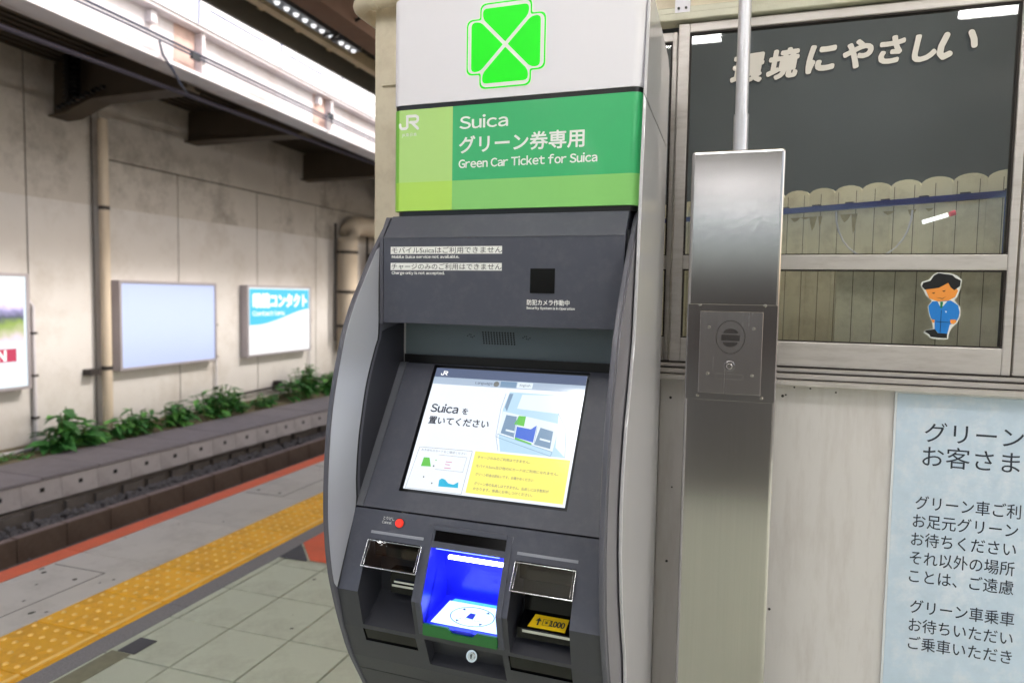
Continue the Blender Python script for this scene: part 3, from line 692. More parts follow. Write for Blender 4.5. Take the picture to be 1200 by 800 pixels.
window(-.182, .540, 1.305, 1.473, 1.507, 2.058, .026, .017, "")
window(.545, 1.42, 1.305, 1.473, 1.507, 2.058, .05, .03, "", dy=.002)
window(-.62, -.185, 1.305, 1.473, 1.507, 2.045, .03, .012, "", dy=.012)
part("wall_panel", M_beige, [(1.44, 1.75, YW - .002, YW + .04, 1.25, 2.06)])
for k, (x, z) in enumerate(((-.175, 1.155), (.145, 1.196), (.110, 1.197), (.085, 1.175), (.092, 1.178), (.06, .80), (.075, .655), (.2, 1.19), (-.165, .93), (-.172, .74))):
    b = B(off); b.disc((x, YW - .0002, z), (0, -1, 0), .0022 if k % 3 else .0034, .0008, 8); b.obj("rivet", M_darkm, off_o)
# pipe turning round the corner above
hp = empty("pipe", (-.9, 1.73, 2.185), "cream horizontal pipe with an elbow round the top left corner of the office", "pipe")
b = B((-.9, 1.73, 2.185)); pth = [(-.2, 1.735, 2.215), (-1.0, 1.735, 2.187)]
for k in range(1, 7):
    a = k / 6 * math.pi / 2; pth.append((-1.0 - .05 * math.sin(a), 1.735 + .05 * (1 - math.cos(a)), 2.187))
pth.append((-1.05, 5, 2.187)); b.tube(pth, .021, 14); b.obj("pipe_run", M_beige, hp)
b = B((-.9, 1.73, 2.185)); b.tube([(-.975, 1.735, 2.188), (-.995, 1.735, 2.187)], .024, 14); b.obj("collar", M_beige, hp)
lo = empty("ceiling_light", (.3, 2.0, 2.42), "added fluorescent lamp out of sight inside the office, brightening the boards", "lamp")  # hidden lamp, added to brighten the boards behind the glass
b = B(); b.box(-.5, .5, -.05, .05, .03, .075); b.obj("lamp_housing", M_lampbody, lo)
b = B(); b.tube([(-.45, 0, 0), (.45, 0, 0)], .02, 8); b.obj("lamp_tube", mat("added_office_tube", (1, 1, 1), .4, emit=(1, .97, .90, 1), estr=24), lo)
# lettering on the glass
FR_W = frame((0, YW - .008, 0), (1, 0, 0), (0, 0, 1))
wl = empty("window_lettering", (.2, YW - .008, 1.93), "cut out cream lettering on the big dark window pane", "lettering")
ofw = (.2, YW - .008, 1.93); FRl = frame((0, YW - .0015, 0), (1, 0, 0), (0, 0, 1), ofw)
chars = [("環", -.060, 1.912, .070), ("境", .019, 1.917, .068), ("に", .097, 1.922, .071), ("や", .176, 1.926, .066), ("さ", .243, 1.930, .064), ("し", .306, 1.929, .064)]
for ch, x, z, s_ in chars:
    for mt, bo, dd, nm in ((M_cutback, .075, .0008, "letter_outline"), (M_cut, .048, .0024, "letter")):
        text(nm, ch, s_, mt, wl, FRl, x, z, dd, bold=bo, shear=.22, rot=math.radians(4))
# the last character, rounder strokes spread apart
def stroke(b, fr, pts, w_, d, seg=6):
    n = len(pts)
    for i in range(n - 1):
        p, q = Vector(pts[i]), Vector(pts[i + 1]); dr = (q - p).normalized(); nn = Vector((-dr.y, dr.x)) * w_ / 2
        flat(b, fr, [tuple(p + nn), tuple(p - nn), tuple(q - nn), tuple(q + nn)], d + i * 1e-5)
    for i, p in enumerate(pts):
        flat(b, fr, [(p[0] + w_ / 2 * math.cos(2 * math.pi * k / 12), p[1] + w_ / 2 * math.sin(2 * math.pi * k / 12)) for k in range(12)], d + 2e-4 + i * 1e-5)
for (mt, w_, d, nm) in ((M_cutback, .0165, .0008, "letter_outline"), (M_cut, .0125, .0020, "letter")):
    for pts in ([(.386, 1.978), (.376, 1.955), (.374, 1.94), (.380, 1.932), (.392, 1.938)], [(.432, 1.979), (.437, 1.965), (.438, 1.952)]):
        b = B(); stroke(b, FRl, pts, w_, d); b.obj(nm, mt, wl)
# poster
po = empty("poster", (.5, YW - .006, .86), "pale blue notice poster with dark lettering below the window at the right", "poster")
ofp = (.5, YW - .006, .86)
b = B(ofp); b.box(.322, 1.15, YW - .006, YW - .0015, .30, 1.201); b.obj("poster_edge", M_posteredge, po)
b = B(ofp); b.box(.3265, 1.146, YW - .0075, YW - .0055, .304, 1.197); b.obj("poster_sheet", M_poster, po)
FRp = frame((0, YW - .0075, 0), (1, 0, 0), (0, 0, 1), ofp)
for s_, x, z, size, wd in (("グリーン", .381, 1.095, .049, .188), ("お客さま", .377, 1.040, .051, .186)):
    text("lettering", s_, size, M_ink, po, FRp, x, z, .0006, bold=0, width=wd)
pit = .0465
for s_, x, z in (("グリーン車ご利", .3715, .938), ("お足元グリーン", .367, .896), ("お待ちください", .3655, .854), ("それ以外の場所", .365, .811), ("ことは、ご遠慮", .3635, .769), ("グリーン車乗車", .372, .699), ("お待ちいただい", .370, .656), ("ご乗車いただき", .369, .614)):
    text("lettering", s_, .0345, M_ink, po, FRp, x, z + .002, .0006, bold=.003, width=.202)
# bowing attendant sticker on the lower pane
st = empty("sticker", (.405, YW - .006, 1.32), "cartoon sticker of a bowing station attendant in a blue uniform on the lower window", "sticker")
ofs = (.405, YW - .006, 1.32); FRs = frame((.36, YW - .002, 1.318), (1, 0, 0), (0, 0, 1), ofs)
def c(name, rgb): return mat(name, lin(rgb), .4)
mk, ms, mb, mw, mg = c("sticker_black", (16, 16, 18)), c("sticker_skin", (232, 146, 60)), c("sticker_blue", (26, 122, 205)), c("sticker_white", (225, 225, 220)), c("sticker_green", (24, 120, 70))
U = .0001933       # one unit of an 800 unit drawing grid
def sp_(pts): return [((x - 250) * U, (668 - y) * U * 1.50 * .80) for x, y in pts]
U = .000248
outline = [(255, 235), (262, 205), (320, 185), (345, 150), (385, 128), (480, 135), (530, 150), (575, 185), (565, 260), (545, 320), (525, 345), (575, 400), (578, 470), (555, 530), (520, 560), (500, 600), (495, 655), (430, 660), (350, 650), (330, 625), (295, 610), (310, 590), (370, 575), (365, 530), (335, 470), (318, 400), (350, 355), (300, 310), (280, 270)]
b = B(); flat(b, FRs, [((x - 250) * .000248, (668 - y) * .000278) for x, y in outline], .0004); b.obj("sticker_edge", mw, st)
def sk(pts, mt, nm, d):
    b = B(); flat(b, FRs, [((x - 250) * .000248, (668 - y) * .000278) for x, y in pts], d); b.obj(nm, mt, st)
sk([(295, 265), (400, 248), (470, 210), (535, 255), (550, 270), (530, 320), (480, 350), (400, 360), (330, 335)], ms, "face", .0008)
sk([(265, 240), (275, 212), (330, 195), (355, 155), (390, 135), (475, 145), (500, 150), (520, 170), (565, 190), (562, 235), (520, 268), (490, 245), (470, 210), (400, 250), (290, 266)], mk, "cap", .0012)
sk([(325, 395), (355, 358), (500, 350), (555, 385), (570, 440), (565, 480), (545, 520), (500, 540), (485, 612), (415, 608), (385, 580), (380, 520), (350, 490), (335, 450)], mb, "uniform", .0008)
sk([(395, 360), (470, 356), (440, 395), (415, 395)], mw, "collar", .0012); sk([(415, 360), (438, 360), (432, 412), (418, 408)], mg, "tie", .0016)
sk([(500, 500), (545, 498), (550, 515), (530, 535), (505, 530)], ms, "hand", .0012); sk([(355, 500), (382, 505), (378, 530), (362, 522)], ms, "hand", .0012)
sk([(305, 600), (320, 588), (385, 578), (410, 608), (485, 612), (485, 648), (420, 645), (355, 640), (345, 622)], mk, "shoes", .0012)
sk([(345, 292), (372, 286), (362, 298)], mk, "eye", .0016); sk([(425, 275), (455, 268), (440, 282)], mk, "eye", .0016); sk([(375, 325), (430, 333), (460, 318), (430, 338)], mk, "mouth", .0016)
sk([(426, 425), (430, 425), (430, 600), (426, 600)], mk, "uniform_seam", .0013); sk([(392, 516), (500, 520), (500, 524), (392, 520)], mk, "uniform_seam", .0013); sk([(455, 432), (472, 435), (465, 448)], mw, "badge", .0016)
# boards behind the glass
bd = empty("board_screen", (.089, 2.2, 1.2), "cream board screen with a scalloped top standing behind the window", "screen", rz=math.atan2(-.25, .446))
L0 = -6
for k in range(-6, 12):
    b = B(); x = k * .0715; pts = [(x, 0, -.15), (x + .0708, 0, -.15)]
    for j in range(9):
        a = j / 8 * math.pi; pts.append((x + .0354 + .0354 * math.cos(a), 0, .495 + .018 * math.sin(a)))
    b.prism(pts, (0, .012, 0)); b.obj("board", M_plank, bd)
b = B()
for k in range(-8, 16): b.box(k * .0475 + .01, k * .0475 + .0115, -.0006, -.0001, -.15, .497)
b.obj("board_joint", M_groove, bd)
b = B(); b.box(-.4, .62, -.022, -.008, .447, .462); b.obj("rail_bar", M_bluebar, bd)
b = B(); b.box(.545, .560, -.035, -.02, .1, .46); b.obj("rail_post", M_bluebar, bd)
b = B()
for k in range(-3, 8): b.box(k * .09, k * .09 + .02, -.02, -.01, .462, .466)
b.obj("rail_clip", M_patch, bd)
M_bstain = mat("board_stain", lin((176, 160, 120)), .8, noise=.3, nscale=40)
b = B(); rz_ = random.Random(5)
for (x, w2, h2) in ((.02, .03, .012), (.075, .022, .04), (.10, .012, .03), (.16, .03, .022), (.19, .016, .055), (.27, .03, .01), (.33, .02, .018), (.37, .02, .008), (.05, .03, .006)):
    b.poly([(x, -.0012, .436), (x + w2, -.0012, .436), (x + w2 * .7, -.0012, .436 - h2 * .7), (x + w2 * .4, -.0012, .436 - h2), (x + w2 * .15, -.0012, .436 - h2 * .5)])
b.obj("stain", M_bstain, bd)
# pale inner panel seen through the lower pane
b = B(); b.box(.20, .75, 1.87, 1.885, .9, 1.50); 
ip = tag(b.obj("inner_panel", M_plank), label="cream inner panel behind the lower window pane", cat="panel")
b = B()
for k in range(12): b.box(.235 + k * .045, .2365 + k * .045, 1.8695, 1.8698, .9, 1.50)
b.obj("panel_joint", M_groove, ip)
b = B(); pth = []
for k in range(15):
    a = math.pi * k / 14; pth.append((.285 - .085 * math.cos(a), 1.95, 1.625 - .115 * math.sin(a)))
b.tube(pth, .0022, 6); tag(b.obj("hanging_wire", M_cond), label="thin pale wire hanging in an arc behind the big window pane", cat="wire")
ba = empty("reflection_stick", (.40, 1.86, 1.6), "reflection in the window glass modelled as a short white stick with a red tip", "reflection_stick")  # a reflection in the glass, modelled as a faintly glowing stick
b = B((.40, 1.86, 1.6)); b.tube([(.375, 1.86, 1.586), (.425, 1.86, 1.602)], .005, 10); b.obj("reflection_shaft", mat("reflection_white", lin((245, 245, 250)), .3, emit=(1, 1, 1, 1), estr=.7), ba)
b = B((.40, 1.86, 1.6)); b.tube([(.429, 1.86, 1.6033), (.440, 1.86, 1.607)], .006, 10); b.obj("reflection_tip", mat("reflection_red", lin((225, 60, 80)), .3), ba)

# ================================================================== STEEL INTERCOM COLUMN
YC = 1.60; ofc = (-.033, 1.63, 0)
ic = empty("intercom_column", (-.033, 1.63, 0), "brushed stainless steel column with an intercom speaker and call button", "intercom column")
b = B(ofc); b.box(-.128, .063, YC, YC + .065, 0, 1.720); b.obj("column_body", M_steel, ic, bevel=.007, seg=3)
b = B(ofc); b.box(-.1255, .0605, YC - .0020, YC - .0002, 1.180, 1.390); b.obj("cover_plate", M_steel, ic, bevel=.001, seg=1)
b = B(ofc); b.box(-.0985, .0315, YC - .0060, YC - .0036, 1.196, 1.3745); pl = b.obj("intercom_plate", M_steel_d, ic, bevel=.001, seg=1)
b = B(ofc); yy = YC - .006
# speaker: ring groove, grille bars
n = 36
def ring(b, cx, cz, rx, rz, t, y, d=.0012):
    for k in range(n):
        a, c_ = 2 * math.pi * k / n, 2 * math.pi * (k + 1) / n
        b.poly([(cx + rx * math.cos(a), y - d, cz + rz * math.sin(a)), (cx + rx * math.cos(c_), y - d, cz + rz * math.sin(c_)), (cx + (rx - t) * math.cos(c_), y - d, cz + (rz - t) * math.sin(c_)), (cx + (rx - t) * math.cos(a), y - d, cz + (rz - t) * math.sin(a))])
ring(b, -.034, 1.3195, .0305, .0365, .0016, yy, .0006)
b.obj("speaker_ring", M_darkm, ic)
b = B(ofc)
for z0, z1, hw in ((1.3275, 1.338, .0155), (1.3115, 1.3245, .019), (1.298, 1.3085, .0155)):
    if hw < .018:
        top = z1 > 1.33; zf = z0 if top else z1; pts = [(-.034 - hw, yy - .0008, zf), (-.034 + hw, yy - .0008, zf)]
        for k in range(1, 8):
            a = math.pi * k / 8; pts.append((-.034 + hw * math.cos(a), yy - .0008, zf + (z1 - z0) * math.sin(a) * (1 if top else -1)))
        b.poly(pts)
    else: b.poly([(-.034 - hw, yy - .0008, z0), (-.034 + hw, yy - .0008, z0), (-.034 + hw, yy - .0008, z1), (-.034 - hw, yy - .0008, z1)])
b.obj("speaker_grille", mat("grille_dark", lin((62, 58, 58)), .5, metal=.5), ic)
b = B(ofc); b.disc((-.034, yy, 1.2565), (0, -1, 0), .0118, .005, 24, r2=.0105); b.obj("call_button", M_chrome, ic)
b = B(ofc); b.disc((-.034, yy - .005, 1.2565), (0, -1, 0), .0065, .001, 20, r2=.005); b.disc((-.034, yy, 1.2745), (0, -1, 0), .0022, .001, 10); b.obj("button_mark", M_steel_d, ic)
b = B(ofc)
for (a0, a1, c0, c1) in ((-.061, -.006, 1.2385, 1.2395), (-.061, -.006, 1.2275, 1.2285), (-.0625, -.0615, 1.2285, 1.2385), (-.0055, -.0045, 1.2285, 1.2385)): b.box(a0, a1, yy - .0008, yy - .0001, c0, c1)
b.obj("name_slot", M_screw, ic)
for (x, z, y) in ((-.100, 1.3875, YC - .0035), (.034, 1.3885, YC - .0035), (-.079, 1.340, yy), (.013, 1.339, yy), (-.079, 1.2385, yy), (.013, 1.238, yy), (-.099, 1.189, YC - .0035), (.034, 1.190, YC - .0035)):
    b = B(ofc); b.disc((x, y, z), (0, -1, 0), .0036, .0018, 12, r2=.0022); b.obj("screw", M_screw, ic)
cp = empty("conduit_pole", (-.030, 1.632, 1.72), "slim galvanised pole rising from the top of the steel column", "pole")
b = B((-.030, 1.632, 1.72)); b.tube([(-.029, 1.632, 1.722), (-.034, 1.632, 3.6)], .0135, 18); b.obj("pole", M_galv, cp)
b = B((-.030, 1.632, 1.72)); b.tube([(-.029, 1.632, 1.7205), (-.0292, 1.632, 1.80)], .0158, 18); b.obj("sleeve", M_galv, cp)

# ================================================================== TICKET MACHINE (local axes; camera-relative metres)
KA = -0.02592; KO = Vector((-.515, 1.5, 0))
kw = Matrix.Rotation(KA, 4, 'Z') @ Vector((KO.x, KO.y, 0))
kio = empty("ticket_machine", (kw.x, kw.y, 0), "tall grey ticket vending machine with a green clover sign and a lit touch screen", "ticket machine", rz=KA)
def K_(): return B(KO)
xl, xr = -.799, -.2554
# upper case
def rr_x(x0, x1, yf, yb, r, z0, z1, b, n=6, ztb=None):
    pts = []
    for k in range(n + 1):
        a = math.pi / 2 * k / n; pts.append((x0 + r - r * math.cos(a), yf + r - r * math.sin(a)))
    for k in range(n + 1):
        a = math.pi / 2 * k / n; pts.append((x1 - r + r * math.sin(a), yf + r - r * math.cos(a)))
    pts += [(x1, yb), (x0, yb)]
    m_ = len(pts)
    lo = [b.bm.verts.new(Vector((x, y, z0)) - b.off) for x, y in pts]
    hi = [b.bm.verts.new(Vector((x, y, z1 if ztb is None else z1 + (ztb - z1) * (y - yf) / (yb - yf))) - b.off) for x, y in pts]
    b.bm.faces.new([b.bm.verts.new(v.co) for v in lo]); b.bm.faces.new([b.bm.verts.new(v.co) for v in hi[::-1]])
    for i in range(m_):
        f_ = b.bm.faces.new((lo[i], lo[(i + 1) % m_], hi[(i + 1) % m_], hi[i])); f_.smooth = True
b = K_(); rr_x(-.788, -.2425, 1.380, 1.45, .022, 1.807, 2.030, b, ztb=2.012); case = b.obj("header_case", M_case, kio)
b = K_(); rr_x(-.786, -.244, 1.382, 1.44, .02, 1.797, 1.8065, b); b.obj("gasket", M_black, kio)
# green sign: four print fields plus a painted reflection along the left edge
M_sign = mat("green_sign_print", (1, 1, 1), .35, coat=.3, croughness=.12)
n_ = M_sign.node_tree; bs = n_.nodes["Principled BSDF"]; tcn = n_.nodes.new("ShaderNodeTexCoord"); sp = n_.nodes.new("ShaderNodeSeparateXYZ"); n_.links.new(tcn.outputs["Object"], sp.inputs[0])
def gt(sock, v):
    q = n_.nodes.new("ShaderNodeMath"); q.operation = 'GREATER_THAN'; q.inputs[1].default_value = v; n_.links.new(sock, q.inputs[0]); return q.outputs[0]
def mixn(fac, a, b_):
    q = n_.nodes.new("ShaderNodeMix"); q.data_type = 'RGBA'; n_.links.new(fac, q.inputs[0])
    for i, v in ((6, a), (7, b_)):
        if isinstance(v, tuple): q.inputs[i].default_value = v
        else: n_.links.new(v, q.inputs[i])
    return q.outputs[2]
rightc = mixn(gt(sp.outputs[2], 1.642), lin((124, 188, 100)), lin((52, 164, 100)))
leftc = mixn(gt(sp.outputs[2], 1.642), lin((164, 204, 80)), lin((164, 202, 114)))
edge = mixn(gt(sp.outputs[2], 1.642), lin((140, 190, 62)), lin((112, 176, 66)))  # darker greens stand for the reflection at the rounded edge
cc = mixn(gt(sp.outputs[0], -.642 - KO.x), leftc, rightc); cc = mixn(gt(sp.outputs[0], -.770 - KO.x), edge, cc)
n_.links.new(cc, bs.inputs["Base Color"]); n_.links.new(cc, bs.inputs["Emission Color"]); bs.inputs["Emission Strength"].default_value = .09
b = K_(); rr_x(-.788, -.2425, 1.380, 1.46, .024, 1.581, 1.7965, b); b.obj("green_sign", M_sign, kio)
b = K_(); rr_x(-.780, -.250, 1.386, 1.46, .02, 1.570, 1.5805, b); b.obj("gasket", M_black, kio)
FS = frame((0, 1.380, 0), (1, 0, 0), (0, 0, 1), KO)
text("lettering", "Suica", .0330, M_white, kio, FS, -.6255, 1.7485, bold=.018, width=.108)
text("lettering", "グリーン券専用", .038, M_white, kio, FS, -.628, 1.7005, bold=.022, width=.270)
text("lettering", "Green Car Ticket for Suica", .0225, M_white, kio, FS, -.6265, 1.6675, bold=.024, width=.298)
def jr_logo(fr, u, v, s, mt, parent):
    """two-letter monogram drawn with thick strokes; s = height"""
    b = B(); w_ = .20 * s
    def P(pts, d): stroke(b, fr, [(u + x * s, v + y * s) for x, y in pts], w_, d)
    P([(0, .38), (.02, .2), (.14, .1), (.45, .1), (.56, .2), (.56, .92)], .0007)
    P([(.56, .92), (1.22, .92), (1.38, .82), (1.38, .62), (1.25, .5), (.80, .5)], .0012)
    P([(.95, .46), (1.40, .05)], .0017)
    b.obj("logo", mt, parent)
jr_logo(FS, -.767, 1.754, .031, M_white, kio)
text("lettering", "JR東日本", .0085, M_white, kio, FS, -.762, 1.7405, width=.036)
# clover mark
cm = (-.5255, 1.912); Rr = .0885
def cl(pts, r, d, mt, nm, sc=1):
    b = B(); flat(b, FS, [(cm[0] + p[0] * Rr * sc, cm[1] + p[1] * Rr * sc) for p in rounded(pts, r, 6)], d); return b.obj(nm, mt, kio)
def plus(e):
    """outline: square with notched corners, grown by e"""
    a, n1 = 1 - e, .665
    m = n1 - e
    q = [(-m, a), (m, a), (m, m), (a, m), (a, -m), (m, -m), (m, -a), (-m, -a), (-m, -m), (-a, -m), (-a, m), (-m, m)]
    R_ = .40 - e * .8
    return q, [R_, R_, .05, R_, R_, .05, R_, R_, .05, R_, R_, .05]
q, r = plus(0); cl(q, r, .0006, M_white, "clover_outline")
q, r = plus(.028); cl(q, r, .0010, M_clover, "clover_line")
q, r = plus(.062); cl(q, r, .0014, M_white, "clover_ground")
pet = [(0, .060), (-.565, .625), (-.565, .850), (.565, .850), (.565, .625)]
for k in range(4):
    a = k * math.pi / 2; cl([(x * math.cos(a) - y * math.sin(a), x * math.sin(a) + y * math.cos(a)) for x, y in pet], [.02, .16, .30, .30, .16], .0018, M_clover, "clover_petal")
# cabinet body and right side panel
cabp = [(1.40, 2.005), (1.362, 1.60), (1.352, 1.48), (1.332, 1.318), (1.300, 1.22), (1.277, 1.164), (1.258, 1.08), (1.251, 1.013), (1.256, .93), (1.274, .845), (1.300, .77), (1.328, .703), (1.338, .66), (1.338, .55), (1.36, .3), (1.38, .02), (1.68, .02), (1.68, 1.92), (1.655, 1.945)]
b = K_(); b.prism([(-.2415, y, z) for y, z in cabp], (.0065, 0, 0)); sp_o = b.obj("side_panel", M_side, kio, bevel=.0015, seg=2)
b = K_(); b.prism([(-.80, max(y, 1.462), z) for y, z in [(1.462, 1.93), (1.462, .02), (1.68, .02), (1.68, 1.92)]], (.008, 0, 0)); b.obj("side_panel", M_side, kio)
b = K_(); b.box(-.7915, -.242, 1.475, 1.675, .02, 1.93); b.obj("cabinet_body", M_rim, kio)
b = K_(); b.prism([(-.2347, 1.347, 1.7815), (-.2347, 1.68, 1.7465), (-.2347, 1.68, 1.7485), (-.2347, 1.347, 1.7835)], (.0004, 0, 0)); b.obj("panel_seam", M_black, kio)
b = K_(); b.prism([(-.7915, 1.44, 1.93), (-.7915, 1.44, 2.012), (-.7915, 1.64, 1.952), (-.7915, 1.675, 1.93)], (.55, 0, 0)); b.obj("cabinet_top", M_case, kio)
b = K_(); b.box(-.78, -.26, 1.40, 1.66, 0, .0195); b.obj("plinth", M_black, kio)
# hood
b = K_(); b.profx([(1.383, 1.570), (1.344, 1.521), (1.344, 1.338), (1.455, 1.338), (1.455, 1.570)], -.786, -.262); b.obj("hood", M_hood, kio, bevel=.0015, seg=2)
b = K_(); b.box(-.786, -.262, 1.3425, 1.3465, 1.5195, 1.5215); b.obj("crease_line", M_strip, kio)
b = K_(); b.box(-.7985, -.7868, 1.356, 1.455, 1.338, 1.53); b.box(-.2612, -.256, 1.356, 1.455, 1.338, 1.53); b.obj("hood_seam", M_black, kio)
b = K_(); b.profx([(1.375, 1.567), (1.347, 1.521), (1.347, 1.335), (1.36, 1.335), (1.40, 1.567)], -.7970, -.7885); b.obj("hood_strip", M_rim, kio)
FH = frame((0, 1.344, 0), (1, 0, 0), (0, 0, 1), KO)
for i, (z0, z1, jt, et, ez) in enumerate(((1.4853, 1.5008, "モバイルSuicaはご利用できません", "Mobile Suica service not available.", 1.4765), (1.4510, 1.4665, "チャージのみのご利用はできません", "Charge only is not accepted.", 1.4425))):
    b = B(); flat(b, FH, [(-.768, z0), (-.512, z0), (-.512, z1), (-.768, z1)], .0005); b.obj("label_strip", M_label, kio)
    text("lettering", jt, .0140, M_darkprint, kio, FH, -.7665, z0 + .0026, .0010, width=.2525)
    text("lettering", et, .0078, M_label, kio, FH, -.7650, ez, .0006, width=.158 if i == 0 else .125, bold=.03)
b = K_(); b.box(-.4505, -.3995, 1.3425, 1.3445, 1.4065, 1.4555); b.obj("camera_window", M_blackgl, kio)
text("lettering", "防犯カメラ作動中", .0120, M_label, kio, FH, -.4575, 1.3835, .0006, width=.088, bold=.02)
text("lettering", "Security System is in Operation", .0062, M_label, kio, FH, -.4575, 1.3745, .0006, width=.100, bold=.03)
# recess under the hood with the speaker grille
b = K_(); b.box(-.7915, -.2565, 1.458, 1.470, 1.262, 1.40); b.obj("speaker_panel", mat("recess_slate", lin((104, 116, 124)), .5, noise=.05), kio)
b = K_(); b.box(-.7915, -.2565, 1.452, 1.4575, 1.225, 1.262); b.obj("recess_ledge", M_black, kio)
b = K_()
for i in range(12):
    for j in range(6): b.disc((-.598 + i * .0066 + j * .0006, 1.4579, 1.318 - j * .0048), (0, -1, 0), .0021, .0006, 6)
for x in (-.627, -.495):
    for k, (dx, dz) in enumerate(((-.008, 0), (-.004, .003), (0, -.002), (.004, -.003), (.008, 0), (0, .003))): b.disc((x + dx, 1.4579, 1.309 + dz), (0, -1, 0), .0014, .0006, 6)
b.obj("speaker_holes", M_black, kio)
# slab with the screen
def yz_at(prof, z):
    for (y0, z0), (y1, z1) in zip(prof, prof[1:]):
        if z1 - 1e-9 <= z <= z0 + 1e-9: return y0 + (y1 - y0) * (z0 - z) / (z0 - z1)
    return prof[-1][0]
def holed(b, prof, x0, x1, ops):
    """front skin following prof (y,z) top to bottom, with rectangular openings (xa,xb,ztop,zbot)"""
    xs = sorted({x0, x1} | {v for o_ in ops for v in o_[:2]}); zs = sorted({z for _, z in prof} | {v for o_ in ops for v in o_[2:]}, reverse=True)
    vd = {}
    def V(x, z):
        k = (round(x, 5), round(z, 5))
        if k not in vd: vd[k] = b.bm.verts.new(Vector((x, yz_at(prof, z), z)) - b.off)
        return vd[k]
    for i in range(len(xs) - 1):
        for j in range(len(zs) - 1):
            cx, cz = (xs[i] + xs[i + 1]) / 2, (zs[j] + zs[j + 1]) / 2
            if any(o_[0] < cx < o_[1] and o_[3] < cz < o_[2] for o_ in ops): continue
            b.bm.faces.new((V(xs[i], zs[j]), V(xs[i], zs[j + 1]), V(xs[i + 1], zs[j + 1]), V(xs[i + 1], zs[j])))
def pocket(b, prof, xa, xb, zt, zb, inner, mi=0):
    """liner of an opening: inner = (y,z) from top to bottom"""
    fr_pts = [(yz_at(prof, zt), zt)] + list(inner) + [(yz_at(prof, zb), zb)]
    for p, q in zip(fr_pts, fr_pts[1:]): b.poly([(xa, p[0], p[1]), (xb, p[0], p[1]), (xb, q[0], q[1]), (xa, q[0], q[1])], mi)
    mids = [(yz_at(prof, z), z) for _, z in prof if zb + 1e-4 < z < zt - 1e-4]
    side = fr_pts + mids[::-1]
    for x in (xa, xb): b.poly([(x, y, z) for y, z in side], mi)
SL = [(1.4436, 1.243), (1.257, .958)]
def slab_y(z): return yz_at(SL, z)
b = K_(); holed(b, SL, -.780, -.2565, [(-.709, -.347, 1.2412, .9925)]); b.obj("screen_panel", M_hood, kio)
b = K_(); b.prism([(-.7985, 1.4436, 1.2435), (-.7985, 1.257, .958), (-.7985, 1.28, .958), (-.7985, 1.46, 1.2435)], (.0170, 0, 0)); b.obj("panel_strip", M_strip, kio)
sn = Vector((0, -(1.243 - .958), (1.4436 - 1.257))).normalized()     # outward normal of slab (towards viewer, up)
b = K_(); pocket(b, SL, -.709, -.347, 1.2412, .9925, [(slab_y(1.2412) + .018, 1.2412 - .010), (slab_y(.9925) + .018, .9925 - .010)]); b.obj("screen_bezel", M_black, kio)
b = K_(); b.prism([(-.7983, 1.44, 1.24), (-.7983, 1.258, .962), (-.7983, 1.50, .962), (-.7983, 1.50, 1.24)], (.0166, 0, 0))
b.bm.free()
ux = (0, (1.4436 - 1.257), (1.243 - .958))
FT = frame((-.703, slab_y(.9985) - sn.y * .004, .9985 - sn.z * .004), (1, 0, 0), ux, KO)
scr_o = B(); SH = .2845
for f_ in (0,): flat(scr_o, FT, [(0, 0), (.350, 0), (.350, SH), (0, SH)], 0)
scr = scr_o.obj("screen", mat('screen_white', (.02, .02, .02), .13, spec=1.0, emit=lin((236, 244, 255)), estr=1.12 / 2 ** EXP), kio)
def E_(n_, rgb, s=1.0): return emis("ui_" + n_, rgb, s)
def ui(pts, mt, nm, d):
    b = B(); flat(b, FT, pts, d); b.obj(nm, mt, scr)
u_bar, u_bar2, u_tx, u_ye, u_gr, u_bl, u_lb, u_cy, u_pk, u_gy, u_ln, u_pw, u_hw = E_("bar", (104, 116, 146), .9), E_("bar2", (186, 204, 226), .95), E_("text", (22, 32, 56), .9), E_("yellow", (250, 240, 120), 1.1), E_("green", (110, 205, 90)), E_("blue", (80, 120, 225)), E_("lightblue", (188, 222, 245), 1.05), E_("cyan", (40, 190, 230)), E_("pink", (225, 150, 180)), E_("grey", (128, 130, 128)), E_("line", (130, 160, 190)), E_("palewhite", (228, 240, 250), 1.1), E_("white", (255, 255, 255), 1.35)
ui([(0, .262), (.35, .262), (.35, SH), (0, SH)], u_bar, "title_bar", .0006)
ui([(0, .2445), (.35, .2445), (.35, .262), (0, .262)], u_bar2, "menu_bar", .0006)
ui([(.1617, .2465), (.198, .2465), (.198, .2600), (.1617, .2600)], u_ln, "menu_tab", .0010)
ui([(.200, .2465), (.235, .2465), (.235, .2600), (.200, .2600)], u_pw, "menu_tab", .0010)
ui([(.152 + .0065 * math.cos(k * math.pi / 8), .2525 + .0065 * math.sin(k * math.pi / 8)) for k in range(16)], u_gy, "menu_icon", .0010)
text("lettering", "Suica", .0250, u_tx, scr, FT, .0135, .1765, .0012, width=.065, bold=.025)
text("lettering", "を", .0165, u_tx, scr, FT, .0875, .1765, .0012, bold=.025)
text("lettering", "置いてください", .0195, u_tx, scr, FT, .0150, .1500, .0012, width=.140, bold=.025)
text("lettering", "Language", .0080, u_tx, scr, FT, .103, .2500, .0014, width=.040)
text("lettering", "English", .0075, u_tx, scr, FT, .206, .2505, .0014, width=.024)
jr_logo(FT, .0150, .2665, .0105, u_hw, scr)
